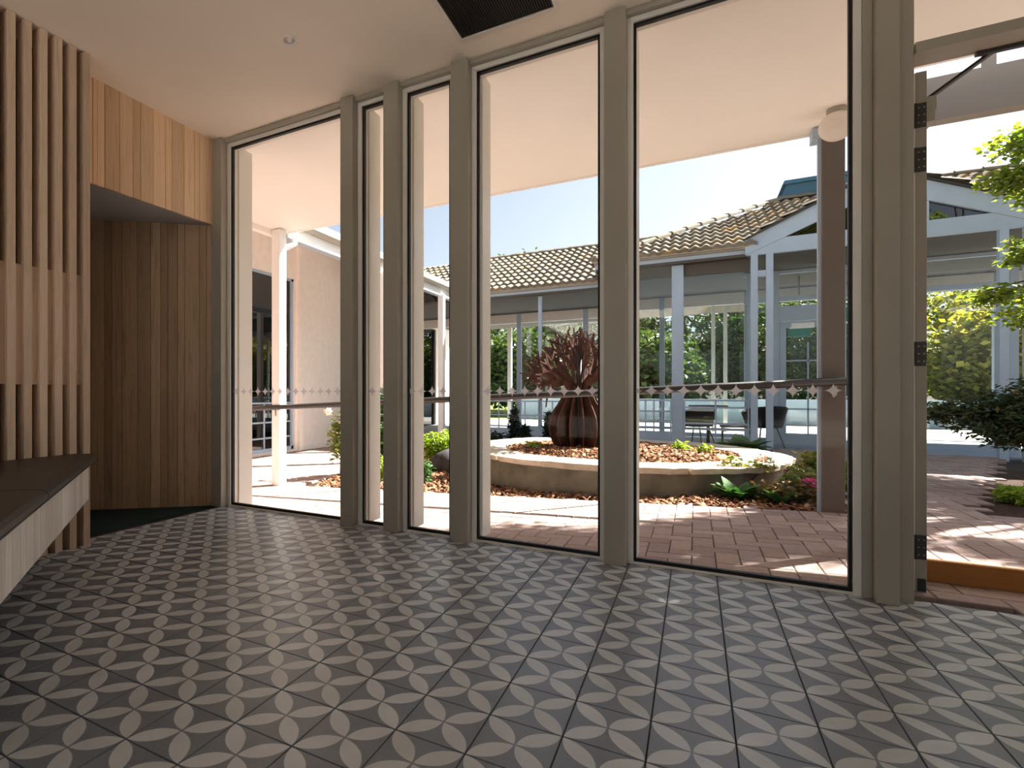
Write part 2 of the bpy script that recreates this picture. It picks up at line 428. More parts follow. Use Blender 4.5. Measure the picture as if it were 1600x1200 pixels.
# left wall: solid wall behind the slats, timber bulkhead over the niche, splayed timber niche
wl = struct(box('wall_left', 'blackout', None, (XL-.15, XL-.02, -3.1, 2.05, 0, H)))
bulk = struct(box('wall_bulkhead', 'blackout', None, (XL-.15, XL-.022, 2.05, 3.40, 2.30, H)))
ys = [2.05, 2.11, 2.17, 2.202, 2.256, 2.365, 2.469, 2.53, 2.637, 2.743, 2.801, 2.915, 3.016, 3.067, 3.195, 3.25]
for a, b in zip(ys, ys[1:]):
    box('board', 'pine', bulk, (XL-.020, XL+random.uniform(-.001, .0015), a+.0016, b-.0016, 2.285, H), bevel=.002)
ns = struct(box('ceiling_niche', 'perforated_panel', None, (-5.2, XL-.03, 1.98, 3.40, 2.285, 2.30)))
struct(box('floor_niche', 'niche_floor', None, (-5.2, XL+.005, 1.9, 3.40, -.004, .001)))
A0, A1 = Vector((-3.375, 3.235, 0)), Vector((-4.75, 2.03, 0))
dd = (A1-A0).normalized(); nn = Vector((dd.y, -dd.x, 0))
if nn.dot(Vector((0, 0, 0))-A0) < 0: nn = -nn
nw = struct(MB().ext([A0-nn*.03, A1-nn*.03, A1-nn*.1, A0-nn*.1], (0, 0, 2.29)).build('wall_niche', 'blackout'))
t = 0; L = (A1-A0).length
while t < L-.02:
    wd = random.choice((.055, .075, .10, .115)); e = min(L, t+wd)
    p, q = A0+dd*(t+.0012), A0+dd*(e-.0012)
    MB().ext([p, q, q-nn*.028, p-nn*.028], (0, 0, 2.285)).build('board', 'pine_shaded', nw, bevel=.0015); t = e
struct(box('wall_niche_side', 'blackout', None, (-5.2, XL-.15, 1.95, 2.0, 0, 2.285)))
struct(box('wall_niche_back', 'blackout', None, (-5.25, -5.2, 1.9, 3.4, 0, 2.6)))

# slat screen
XS = -3.165
scr = thing('slat_screen', 'floor to ceiling screen of pale timber slats along the left wall', 'screen', (XS, 2.0, 0))
box('backing', 'blackout', scr, (XL-.018, XL-.012, -2.9, 2.04, 0, H-.003))
yc = 1.995; k = 0
while yc > -1.6:
    box('slat', 'slat_wood', scr, (XS-.075, XS, yc-.0215, yc+.0215, 0, H-.003), bevel=.002)
    if k: box('infill_block', 'slat_wood', scr, (XS-.075, XS-.030, yc+.0215, yc+.0635, .968, 1.628))
    yc -= .085; k += 1
box('end_panel', 'slat_wood', scr, (XL, XS-.076, 1.99, 2.0165, 0, H-.003))

# angled bench with apron boards, two cushions on it
PA, PB = Vector((-3.10, 1.965, 0)), Vector((-1.30, .446, 0))
bd = (PB-PA).normalized(); bn = Vector((bd.y, -bd.x, 0)); bn = bn if bn.dot(Vector((-1, -1, 0))) > 0 else -bn
bench = thing('bench', 'angled built-in bench with pale timber apron boards at the left', 'bench', (-2.4, 1.0, 0))
base_poly = [PA+bn*.025, PB+bn*.025, Vector((-2.35, -.80, 0)), Vector((-3.155, -.80, 0)), Vector((-3.155, 1.90, 0))]
MB().ext([p+Vector((0, 0, .470)) for p in base_poly], (0, 0, .03)).build('seat_board', 'grey_wood', bench)
t = 0; L = (PB-PA).length
while t < L-.01:
    wd = random.choice((.05, .075, .10, .11)); e = min(L, t+wd)
    p, q = PA+bd*(t+.0012), PA+bd*(e-.0012)
    MB().ext([v+Vector((0, 0, .292)) for v in (p, q, q+bn*.024, p+bn*.024)], (0, 0, .208)).build('board', 'apron_wood', bench, bevel=.0015); t = e
p, q = PA+bd*.35+bn*.40, PB-bd*.1+bn*.40
MB().ext([p, q, q+bn*.06, p+bn*.06], (0, 0, .47)).build('support_panel', 'blackout', bench)
SM = Vector((-2.12, 1.137, 0)); SM = PA+bd*(SM-PA).dot(bd)
def cushion(poly, label, front):
    """upholstered pad: flat top, rounded nose along the front edge (front = the two front corners)"""
    m = MB()
    prof = [(.0, .500), (-.020, .502), (-.034, .512), (-.041, .527), (-.038, .543), (-.024, .556), (.0, .560), (.05, .562)]
    a, b = front; n_ = len(prof)
    v = [];
    for P_ in (a, b):
        for off, z in prof: v.append(P_+bn*off+Vector((0, 0, z)))
    back = poly
    f = [(i, i+1, n_+i+1, n_+i) for i in range(n_-1)]
    top = [a+bn*.05+Vector((0, 0, .562))]+[p+Vector((0, 0, .562)) for p in back]+[b+bn*.05+Vector((0, 0, .562))]
    bot = [a+Vector((0, 0, .5))]+[p+Vector((0, 0, .5)) for p in back]+[b+Vector((0, 0, .5))]
    m.add(v, f)
    m.add(top, [tuple(range(len(top)))]); m.add(bot, [tuple(range(len(bot)-1, -1, -1))])
    nb = len(top)
    for i in range(nb-1): m.add([bot[i], bot[i+1], top[i+1], top[i]], [(0, 1, 2, 3)])
    m.add(v[:n_], [tuple(range(n_))]); m.add(v[n_:], [tuple(range(n_-1, -1, -1))])
    o = m.build('seat_cushion', 'vinyl', None, loc=((a+b)/2+Vector((0, 0, .5))))
    return tag(o, label, 'cushion', 'bench seat cushions')
cb = SM+bn*1.45
cushion([Vector((-3.155, 1.955, 0)), Vector((-3.155, cb.y+.1, 0)), SM+bn*1.40-bd*.003], 'dark brown vinyl seat pad, far triangular one against the slat screen', (PA-bd*.005, SM-bd*.003))
cushion([SM+bn*1.40+bd*.003, Vector((-3.155, cb.y-.02, 0)), Vector((-3.155, -.80, 0)), Vector((-2.35, -.80, 0))], 'dark brown vinyl seat pad, nearer one at the left edge', (SM+bd*.003, PB))

# ceiling vent and downlight
vt = thing('ceiling_vent', 'black return air grille with a pale frame set in the ceiling', 'vent', (-.905, 2.66, H))
fr = MB(); x0, x1, y0, y1 = -1.185, -.625, 2.24, 3.035
for a in ((x0, x1, y1-.022, y1), (x0, x1, y0, y0+.022), (x0, x0+.022, y0+.022, y1-.022), (x1-.022, x1, y0+.022, y1-.022)): fr.box(*a, H-.008, H+.002)
fr.build('frame', 'paint_light', vt)
g = MB()
for k in range(40):
    x = x0+.03+k*(x1-x0-.06)/39; g.box(x-.002, x+.002, y0+.022, y1-.022, H-.004, H-.001)
g.build('grille', 'vent_metal', vt); box('backing', 'blackout', vt, (x0+.02, x1-.02, y0+.02, y1-.02, H-.001, H+.002))
dl = thing('downlight', 'small round recessed downlight in the ceiling', 'downlight', (-2.037, 2.521, H))
c = (-2.037, 2.521, H)
rg = MB(); n = 28; b = []
for r, z in ((.046, 0), (.046, -.006), (.036, -.006), (.030, .0)): b.append((r, z))
for r, z in b:
    for k in range(n): rg.v.append((c[0]+r*math.cos(2*PI*k/n), c[1]+r*math.sin(2*PI*k/n), c[2]+z))
for i in range(3):
    for k in range(n): rg.f.append((i*n+k, (i+1)*n+k, (i+1)*n+(k+1) % n, i*n+(k+1) % n))
rg.build('trim_ring', 'downlight_white', dl, smooth=False)
MB().lathe([(.031, -.001), (.026, -.0015), (.012, -.005), (.004, -.006)], c, 20).build('lamp', 'steel', dl, smooth=True)

# ================================================================== GLAZED WALL
YF = 3.20
studs = [(-3.39, -3.283), (-2.135, -2.032), (-1.792, -1.682), (-1.312, -1.20), (-.425, -.318), (.684, .760)]
for k, (a, b) in enumerate(studs):
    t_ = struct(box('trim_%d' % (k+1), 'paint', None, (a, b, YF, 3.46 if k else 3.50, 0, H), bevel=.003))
    if k == 5:
        box('jamb', 'paint', t_, (.760, .822, 3.268, 3.42, 0, H), bevel=.002); box('jamb', 'paint', t_, (.648, .684, 3.262, 3.46, 0, H), bevel=.002)
bays = [(-3.283, -2.135), (-2.032, -1.792), (-1.682, -1.312), (-1.20, -.425), (-.318, .648)]
starpts = []
for q in range(4):
    cx, cy = ((1, 1), (-1, 1), (-1, -1), (1, -1))[q]
    a0 = (PI*1.5, 0, PI/2, PI)[q]
    # arc of a unit circle about (cx,cy) from axis point to next axis point
    st, en = ((1.5*PI, PI), (2*PI, 1.5*PI), (.5*PI, 0), (PI, .5*PI))[q]
    for i in range(6):
        th = st+(en-st)*i/6; starpts.append((cx+math.cos(th), cy+math.sin(th)))
SR = .0365
sm_ = MB().ext([(x*SR, 0, y*SR) for x, y in starpts], (0, .0012, 0)).mesh('star_decal', 'frosted_film')
for k, (a, b) in enumerate(bays):
    wn = thing('window_%d' % (k+1), None, None, ((a+b)/2, YG, 0), kind='structure')
    jw = .030; ga, gb = a+jw, b-jw
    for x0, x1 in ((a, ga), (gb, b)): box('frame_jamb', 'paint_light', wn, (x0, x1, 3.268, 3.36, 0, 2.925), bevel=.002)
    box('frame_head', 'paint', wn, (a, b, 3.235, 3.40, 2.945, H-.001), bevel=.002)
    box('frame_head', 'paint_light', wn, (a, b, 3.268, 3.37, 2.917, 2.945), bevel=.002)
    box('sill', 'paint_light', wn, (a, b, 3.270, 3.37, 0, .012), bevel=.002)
    gk = MB(); gw = .013
    gk.box(ga, ga+gw, 3.284, 3.31, .012, 2.917); gk.box(gb-gw, gb, 3.284, 3.31, .012, 2.917); gk.box(ga+gw, gb-gw, 3.284, 3.31, .012, .030); gk.box(ga+gw, gb-gw, 3.284, 3.31, 2.903, 2.917)
    gk.build('gasket', 'rubber', wn)
    box('pane', 'glass', wn, (ga+.004, gb-.004, YG-.003, YG+.003, .018, 2.913))
    # outer reveal fins and head cover
    x = -1.103+.075*round((ga+gw+.03+1.103)/.075)
    while x < gb-.03:
        o = bpy.data.objects.new('star_decal', sm_); COL.objects.link(o); o.parent = wn; o.location = Vector((x, YG-.0045, .932))-org(wn); x += .0755
for k, (a, b) in enumerate(studs[:5]):
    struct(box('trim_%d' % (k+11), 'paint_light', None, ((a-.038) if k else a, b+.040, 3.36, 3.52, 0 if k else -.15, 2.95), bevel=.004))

# door head, transom and open door leaf
dh = struct(box('trim_21', 'paint', None, (.822, 1.86, 3.25, 3.40, 2.395, 2.440), bevel=.003))
tr = thing('window_6', None, None, (1.34, YG, 2.44), kind='structure')
box('frame', 'paint', tr, (.822, 1.86, 3.26, 3.37, 2.93, H-.001)); box('pane', 'glass', tr, (.822, 1.86, 3.30, 3.306, 2.44, 2.93))
door = thing('door_1', None, None, (.855, 3.40, 0), kind='structure')
X0, X1 = .8385, .8785
Y0_, Y1_ = 3.432, 4.285
for a in ((Y0_, Y0_+.10, .012, 2.385), (Y1_-.10, Y1_, .012, 2.385)): box('stile', 'paint', door, (X0, X1, a[0], a[1], a[2], a[3]), bevel=.002)
for z0, z1 in ((.012, .20), (2.27, 2.385)): box('rail', 'paint', door, (X0, X1, Y0_+.10, Y1_-.10, z0, z1), bevel=.002)
box('pane', 'glass', door, (.855, .862, Y0_+.10, Y1_-.10, .20, 2.27))
for z in (2.185, 1.983, 1.099, .218):
    h = MB().box(.842, .876, 3.4265, 3.4325, z-.055, z+.055); h.tube([(.838, 3.426, z-.055), (.838, 3.426, z+.055)], .007, 8)
    hg = h.build('hinge', 'dark_steel', door)
    sc = MB()
    for dz in (-.034, 0, .034):
        for dx in (.850, .868): sc.box(dx-.003, dx+.003, 3.4255, 3.4268, z+dz-.003, z+dz+.003)
    sc.build('screw', 'steel', hg)
box('bolt_plate', 'dark_steel', door, (.846, .874, 3.4265, 3.4325, .018, .075))
cl = box('closer_body', 'paint', door, (.8785, .925, 3.48, 3.72, 2.215, 2.285), bevel=.004)
box('closer_bracket', 'paint', door, (.8785, .915, 3.47, 3.70, 2.165, 2.215))
MB().bar((.905, 3.52, 2.288), (1.10, 3.385, 2.404), .020, .012).build('closer_arm', 'dark_steel', door)
MB().box(1.02, 1.42, 3.375, 3.399, 2.380, 2.395).build('closer_track', 'dark_steel', door)
hd = MB().box(.8785, .886, 4.20, 4.25, .98, 1.16); hd.tube([(.886, 4.225, 1.03), (.93, 4.225, 1.03), (.935, 4.215, 1.03), (.935, 4.11, 1.03)], .009, 8); hd.box(.8305, .8385, 4.20, 4.25, .88, 1.06); hd.tube([(.832, 4.225, .93), (.79, 4.225, .93), (.785, 4.215, .93), (.785, 4.11, .93)], .009, 8)
hd.build('handle', 'steel', door); door.location.x += .027

# ================================================================== GROUND OUTSIDE
gr = MB()
struct(box('ground', 'earth', None, (-60, 60, -40, 90, -.9, -.42)))
# paving bed follows the ramp
pb = MB()
xs = [-7.05, -4.8, .9, 5.0]; zt = [gz(x)-.032 for x in xs]
for (xa, xb), (za, zb) in zip(zip(xs, xs[1:]), zip(zt, zt[1:])):
    pb.ext([(xa, 3.338, -.45), (xb, 3.338, -.45), (xb, 3.338, zb), (xa, 3.338, za)], (0, 2.12, 0))
pb.box(-7.05, -4.15, 5.458, 12.2, -.45, gz(-4.8)-.032)
pb.box(1.0, 5.0, 5.458, 11.35, -.45, -.032)
paving = struct(pb.build('paving', 'sand_joint'))
BM = .1195
def brick_geo():
    a, b, t, c = BM-.0018, BM/2-.0018, .045, .004
    lo = [(-a, -b), (a, -b), (a, b), (-a, b)]; hi = [(-a+c, -b+c), (a-c, -b+c), (a-c, b-c), (-a+c, b-c)]
    v = [(x, y, -t) for x, y in lo]+[(x, y, -c) for x, y in lo]+[(x, y, 0) for x, y in hi]
    f = [(8, 9, 10, 11)]+[(i+4, (i+1) % 4+4, (i+1) % 4+8, i+8) for i in range(4)]+[(i, (i+1) % 4, (i+1) % 4+4, i+4) for i in range(4)]
    return v, f
bv, bf = brick_geo()
bme = MB().add(bv, bf).mesh('brick', 'paver')
def paved(x, y):
    if y < 3.34+.06: return False
    if -7.0 < x < 4.9 and y < 5.46: return True
    if -7.0 < x < -4.25 and y < 12.1 and x < -4.25-.12*max(0, 6.5-y): return True
    if x > 1.08 and y < 11.33: return x < 2.0+.35*(y-6.4) if y > 5.95 else x < 4.9
    return False
OX = .22-.1195*40; OY = 3.66-.1195*40
cells = []
for i in range(-30, 84):
    for j in range(36, 116):
        k = (i-j) % 4
        if k == 0: x, y, v = OX+BM*(i+1), OY+BM*(j+.5), False
        elif k == 3: x, y, v = OX+BM*(i+.5), OY+BM*(j+1), True
        else: continue
        if paved(x, y):
            p = project(x, y, gz(x)); vis = p is not None and 340 < p[0] < 1640 and p[1] < 960
            cells.append((0 if vis else 1, p[2] if p else 99, x, y, v))
cells.sort()
rest = MB()
for n_, (nv, d, x, y, v) in enumerate(cells):
    sl_ = -SLOPE if -4.79 < x < .9 else 0
    M = Matrix.Translation((x, y, gz(x)+random.uniform(-.0015, .0015)))@Matrix.Rotation(sl_, 4, 'Y')@Matrix.Rotation(PI/2 if v else 0, 4, 'Z')
    if nv == 0 and n_ < 300:
        o = bpy.data.objects.new('brick', bme); COL.objects.link(o); o.parent = paving; o.matrix_local = M
    else: rest.add([M@Vector(q) for q in bv], bf)
tag(rest.build('brick', 'paver', paving), kind='stuff')

# garden beds (soil) and bark chips
gb = MB()
def bed(poly, z0, zf):
    n = len(poly); gb.add([(x, y, zf(x, y)) for x, y in poly]+[(x, y, z0) for x, y in poly], [tuple(range(n))]+[(i, i+n, (i+1) % n+n, (i+1) % n) for i in range(n)])
xsb = [-4.3, -3.0, -1.5, 0, 1.0, 1.10]; zg = lambda x: gz(x)-.03
for xa, xb in zip(xsb, xsb[1:]):
    gb.add([(xa, 5.44, zg(xa)), (xb, 5.44, zg(xb)), (xb, 12.3, -.12), (xa, 12.3, -.16), (xa, 5.44, -.45), (xb, 5.44, -.45)], [(0, 1, 2, 3), (4, 5, 1, 0)])
struct(gb.build('garden_bed', 'soil'))
gb2 = MB(); gb2.ext([(1.6, 5.7, -.3), (5.0, 5.7, -.3), (5.0, 9.6, -.3), (3.0, 9.6, -.3), (1.6, 6.2, -.3)], (0, 0, .285)); struct(gb2.build('garden_bed', 'soil'))
def chips(name, label, pts_fn, n, size, seed, parent=None):
    rng = np.random.default_rng(seed); P = np.array([pts_fn(rng) for _ in range(n)])
    nr = rng.normal(size=(n, 3))*.55; nr[:, 2] = 1; nr /= np.linalg.norm(nr, axis=1)[:, None]
    a = rng.normal(size=(n, 3)); a -= nr*(a*nr).sum(1)[:, None]; a /= np.linalg.norm(a, axis=1)[:, None]; b = np.cross(nr, a)
    L = size*(.5+rng.random(n))[:, None]; W = L*(.25+.35*rng.random(n))[:, None]; T = .006
    c = [P-a*L/2-b*W/2, P+a*L/2-b*W*.3, P+a*L*.4+b*W/2, P-a*L*.5+b*W*.4]
    V = np.stack(c+[q+nr*T for q in c], 1).reshape(-1, 3); i = np.arange(n)[:, None]*8
    Fq = np.concatenate([i+[q] for q in ([4, 5, 6, 7], [0, 3, 2, 1], [0, 1, 5, 4], [1, 2, 6, 5], [2, 3, 7, 6], [3, 0, 4, 7])], 0)
    o = link_obj(name, np_mesh(name, V, Fq, 'mulch'), None, (0, 0, 0)); tag(o, label, 'mulch', kind='stuff'); return o
PC = Vector((-.87, 7.47)); PR = 1.785
def bed_pt(rng):
    while True:
        x = rng.uniform(-4.3, 1.05); y = rng.uniform(5.47, 10.6) if rng.random() < .4 else rng.uniform(5.47, 7.3)
        if math.hypot(x-PC.x, y-PC.y) > PR-.05 and x > -4.3+.25*max(0, 6.3-y)*1.2:
            f = (y-5.44)/6.86; zz = zg(x)*(1-f)+(-.14)*f; return (x, y, zz+.004+.03*rng.random())
chips('bark_chips', 'brown bark chips covering the garden bed in front of the round planter', bed_pt, 9000, .060, 3)
def in_pt(rng):
    r = 1.36*math.sqrt(rng.random()); t_ = rng.uniform(0, 2*PI); m_ = .045*(1-(r/1.4)**2)
    return (PC.x+r*math.cos(t_), PC.y+r*math.sin(t_), .175+m_+.02*rng.random())
chips('bark_chips', 'sunlit brown bark chips filling the round stone planter', in_pt, 6500, .060, 4)

# far ground: lawn and pale path beyond the wings
struct(box('lawn', 'lawn', None, (-40, 45, 21.0, 70, -.42, -.12)))
struct(box('path', 'pale_path', None, (-40, 45, 16.4, 21.0, -.42, -.10)))
struct(box('bounce_terrace', 'pale_path', None, (-14, 12, -18, -3.1, -.42, -.08)))  # unseen pale ground behind the camera, added to bounce sun indoors
lw = box('boundary_wall', 'shaded_white', None, (-6.0, 12, 22.0, 22.2, -.12, .70)); tag(lw, 'long low pale wall far beyond the back wing', 'wall')

# ================================================================== VERANDAH OVER THE GLASS
vr = MB().box(-4.65, 1.05, 3.40, 5.60, 3.0, 3.12).box(1.05, 2.25, 3.40, 4.82, 3.0, 3.12).box(2.25, 8.0, 3.40, 5.73, 3.0, 3.12)  # last slab is out of view, added to keep sun off the floor
vroof = struct(vr.build('verandah_ceiling', 'soffit_paint'))
struct(box('verandah_fascia', 'soffit_paint', None, (-4.65, 1.05, 5.60, 5.625, 2.985, 3.20)))
struct(box('verandah_beam', 'soffit_paint', None, (-4.72, -4.65, 3.40, 5.62, 2.93, 3.14)))
struct(box('wall_outside', 'stucco', None, (-7.1, -3.40, 3.36, 3.52, -.4, 4.2)))
post = thing('verandah_post', 'square brown-grey verandah post beside the globe light', 'post', (.915, 5.52, 0))
box('shaft', 'brown_paint', post, (.845, .985, 5.45, 5.59, -.03, 2.985), bevel=.004); box('edge_strip', 'shaded_white', post, (.822, .845, 5.47, 5.50, -.03, 2.985))
box('bracket', 'shaded_white', post, (.79, .845, 5.46, 5.60, 2.90, 2.985))
post2 = thing('verandah_post', 'white verandah post at the far left end of the handrail', 'post', (-4.57, 5.45, gz(-4.57)))
box('shaft', 'white_gloss', post2, (-4.635, -4.505, 5.385, 5.515, gz(-4.57), 2.985), bevel=.004)
bm_ = thing('pergola_beam', 'deep cream beam crossing above the open door', 'beam', (1.0, 5.60, 2.93))
box('beam', 'beam_paint', bm_, (1.06, 2.25, 5.61, 5.73, 2.93, 3.25)); box('hanger', 'beam_paint', bm_, (1.79, 1.85, 5.64, 5.70, 3.25, 3.9))
MB().bar((1.82, 4.6, 3.98), (1.82, 5.75, 3.78), .06, .12).build('rafter', 'beam_paint', bm_)
gl = thing('globe_light', 'round opal globe light under the verandah ceiling', 'light', (.89, 5.2, 2.88))
sp = MB().lathe([(.105*math.sin(PI*i/16)+1e-4, -.105*math.cos(PI*i/16)) for i in range(17)], (.89, 5.2, 2.872), 28); sp.build('globe', 'opal_glass', gl, smooth=True)
MB().lathe([(.055, .09), (.06, .105), (.06, .128)], (.89, 5.2, 2.872), 20).build('base', 'paint', gl, smooth=True)
# handrail
rz = lambda x: .985+.049*(x-.5)
rail = thing('handrail', 'dark timber handrail running along the ramp outside the glass', 'handrail', (-2, 5.38, gz(-2)))
rp = [(-4.98, 5.42, rz(-4.98)-.05), (-4.95, 5.38, rz(-4.95))]+[(x, 5.38, rz(x)) for x in (-4.6, -3, -1.5, 0, 1.04)]
MB().tube(rp, .032, 12).build('rail', 'rail_timber', rail, smooth=True)
for x in (-3.40, -.625): MB().tube([(x, 5.38, gz(x)-.02), (x, 5.38, rz(x))], .016, 8).build('stanchion', 'steel', rail, smooth=True)
for x, yy in ((-4.57, 5.385), (.915, 5.45)): MB().tube([(x, yy, rz(x)-.11), (x, 5.39, rz(x)-.10), (x, 5.38, rz(x)-.02)], .011, 8).build('bracket', 'paint', rail, smooth=True)
# timber board lying across the paving
mt = box('timber_board', 'oiled_timber', None, (.90, 2.3, 3.69, 3.742, 0, .106), bevel=.006); tag(mt, 'thick orange-brown timber board lying across the paving outside the open door', 'board')

# ================================================================== PLANTER, SCULPTURE
pl = thing('planter', 'low round planter with rough sandstone capping and rendered wall', 'planter', (PC.x, PC.y, -.2))
n = 72; wmesh = MB(); ro_, ri_ = PR-.09, 1.39
prof = [(ro_, -.30), (ro_, .16), (ri_, .16), (ri_, -.30)]
for r, z in prof:
    for k in range(n): wmesh.v.append((PC.x+r*math.cos(2*PI*k/n), PC.y+r*math.sin(2*PI*k/n), z))
for i in range(3):
    for k in range(n): wmesh.f.append((i*n+k, i*n+(k+1) % n, (i+1)*n+(k+1) % n, (i+1)*n+k))
wmesh.build('wall', 'render', pl)
MB().lathe([(1.40, -.2), (1.40, .15), (1.1, .17), (.6, .19), (.02, .20)], (PC.x, PC.y, 0), 48).build('soil', 'soil', pl)
nst = 17; edges = [2*PI*k/nst+random.uniform(-.05, .05) for k in range(nst)]+[2*PI]; edges[-1] = edges[0]+2*PI
for k in range(nst):
    a, b = edges[k]+.004, edges[k+1]-.004; m = 7; hz = random.uniform(-.006, .006); st = MB(); top = []; bot = []
    for r_, sg in ((0, 1), (1, -1)):
        for i in (range(m+1) if sg > 0 else range(m, -1, -1)):
            t_ = a+(b-a)*i/m; r = (PR+random.uniform(-.03, .02)) if r_ == 0 else 1.32+random.uniform(-.03, .03)
            top.append((PC.x+r*math.cos(t_), PC.y+r*math.sin(t_), .219+hz)); bot.append((PC.x+(r-.012)*math.cos(t_), PC.y+(r-.012)*math.sin(t_), .158))
    q = len(top); st.add(bot+top, [tuple(range(q, 2*q)), tuple(range(q-1, -1, -1))]+[(i, (i+1) % q, (i+1) % q+q, i+q) for i in range(q)])
    st.build('capping_stone', 'sandstone', pl, bevel=.008)
# rusted steel sculpture: ribbed vase of upright plates with coral-like head
SC = Vector((-1.30, 7.48, .19))
sc_ = thing('sculpture', 'rusted steel sculpture of ribbed vase holding coral-like branches', 'sculpture', SC)
vase = [(0, .27), (.08, .32), (.18, .36), (.30, .375), (.42, .355), (.52, .30), (.62, .235), (.72, .185), (.82, .165)]
rng = random.Random(5)
nfin = 14
for k in range(nfin):
    t_ = 2*PI*k/nfin+.12; d = Vector((math.cos(t_), math.sin(t_), 0)); s_ = Vector((-d.y, d.x, 0))
    poly = [SC+d*.02]+[SC+d*r+Vector((0, 0, z)) for z, r in vase]+[SC+d*.02+Vector((0, 0, .82))]
    MB().ext([p-s_*.006 for p in poly], s_*.012).build('vase_fin', 'corten', sc_)
def coral(m, p, ang, ln, wd, depth, d, s_):
    u = Vector((0, 0, 1))
    q = p+d*math.sin(ang)*ln+u*math.cos(ang)*ln
    per = d*math.cos(ang)-u*math.sin(ang); w2 = wd*.74
    m.ext([p-per*wd/2-s_*.005, p+per*wd/2-s_*.005, q+per*w2/2-s_*.005, q-per*w2/2-s_*.005], s_*.010)
    if depth == 0:
        m.ext([q-per*w2/2-s_*.005, q+per*w2/2-s_*.005, q+per*w2*.35+(q-p)*.35-s_*.005, q-per*w2*.35+(q-p)*.35-s_*.005], s_*.010); return
    for da in ((-.50, .10, .58) if depth > 1 else (-.55, .5)):
        coral(m, q, ang+da+rng.uniform(-.14, .14), ln*rng.uniform(.66, .84), w2*.92, depth-1, d, s_)
for k in range(13):
    t_ = 2*PI*k/13+.3; d = Vector((math.cos(t_), math.sin(t_), 0)); s_ = Vector((-d.y, d.x, 0)); m = MB()
    coral(m, SC+d*.05+Vector((0, 0, .80)), (.60, 1.10, .85, 1.35, .38)[k % 5], .24, .085, 3, d, s_)
    m.build('coral_plate', 'corten', sc_)
for k in range(3):
    t_ = 2*PI*k/3+.9; d = Vector((math.cos(t_), math.sin(t_), 0)); s_ = Vector((-d.y, d.x, 0)); m = MB()
    coral(m, SC+d*.02+Vector((0, 0, .85)), .22, .24, .09, 3, d, s_); m.build('coral_plate', 'corten', sc_)
MB().lathe([(.05, 0), (.05, 1.25)], SC, 14).build('core_tube', 'dark_steel', sc_, smooth=True)

# ================================================================== LEFT WING
LG = gz(-4.8)
lwg = thing('left_wing', 'pale pink stucco wing with dark tall windows and a white gutter line', 'building', (-7.0, 8.5, LG))
wm = MB()                                        # wall facing +X with door-height openings
def wall_x(m, X, th, y0, y1, z0, z1, holes):
    ycut = y0
    for a, b, c_, d_ in sorted(holes):
        m.box(X-th, X, ycut, a, z0, z1)
        if c_ > z0: m.box(X-th, X, a, b, z0, c_)
        m.box(X-th, X, a, b, d_, z1); ycut = b
    m.box(X-th, X, ycut, y1, z0, z1)
wh = [(7.15, 8.84, -.22, 3.22), (14.3, 15.9, -.22, 2.9)]
wall_x(wm, -7.0, .25, 3.4, 17.0, LG-.1, 4.15, wh)
wm.build('wall', 'stucco', lwg)
pm = MB().box(-7.0, -6.93, 8.90, 9.02, LG, 4.1); pm.build('pilaster', 'stucco', lwg)
box('plinth', 'stucco', lwg, (-7.0, -6.97, 9.02, 14.3, LG, LG+.10))
for y0, y1, z0, z1 in wh:
    wn = MB()
    for a in ((y0, y0+.06, z0, z1), (y1-.06, y1, z0, z1), (y0, y1, z1-.05, z1), (y0, y1, z0, z0+.07)): wn.box(-7.12, -7.04, *a)
    wf_ = wn.build('window_frame', 'shaded_white' if y0 < 10 else 'dark_steel', lwg)
    box('pane', 'glass_dark', wf_, (-7.09, -7.082, y0+.05, y1-.05, z0+.06, z1-.04))
    mt_ = MB()
    for z in (.05, .35, .72): mt_.box(-7.081, -7.06, y0+.05, y1-.05, z-.015, z+.015)
    for q in (1, 2, 3): mt_.box(-7.081, -7.06, y0+(y1-y0)*q/4-.015, y0+(y1-y0)*q/4+.015, z0+.06, .72)
    if y0 < 10: mt_.build('glazing_bar', 'shaded_white', wf_)
box('interior', 'blackout', lwg, (-7.6, -7.5, 3.5, 17.0, LG, 4.1))
for y in (8.17, 10.69):
    box('verandah_post', 'white_gloss', lwg, (-4.64, -4.52, y-.06, y+.06, LG-.03, 2.98), bevel=.004)
box('fascia', 'white_gloss', lwg, (-4.60, -4.575, 5.64, 11.70, 2.95, 3.11)); box('beam', 'shaded_white', lwg, (-4.70, -4.605, 5.64, 11.70, 2.95, 3.08))
gt = MB().ext([(-4.575, 5.64, 3.10), (-4.575, 5.64, 3.225), (-4.555, 5.64, 3.225), (-4.47, 5.64, 3.215), (-4.455, 5.64, 3.20), (-4.46, 5.64, 3.14), (-4.49, 5.64, 3.10)], (0, 6.0, 0)); gt.build('gutter', 'gutter_paint', lwg)
box('gutter_lip', 'white_gloss', lwg, (-4.470, -4.452, 5.64, 11.6, 3.205, 3.228))
MB().tube([(-4.50, 5.70, 3.10), (-4.50, 5.68, 2.86), (-4.52, 5.58, 2.80), (-4.56, 5.53, 2.78)], .038, 10).build('downpipe', 'white_gloss', lwg, smooth=True)
T_ = .48
rm = MB().ext([(-4.47, 5.66, 3.20), (-4.47, 13.9, 3.20), (-8.0, 13.9, 3.20+T_*3.53), (-8.0, 5.66, 3.20+T_*3.53)], (0, 0, .05)); rm.build('roof', 'roof_tile', lwg)
sf = MB().ext([(-4.70, 3.5, 3.06), (-4.70, 11.7, 3.06), (-7.0, 11.7, 3.06+T_*2.3), (-7.0, 3.5, 3.06+T_*2.3)], (0, 0, .03)); sf.build('soffit', 'soffit_paint', lwg)

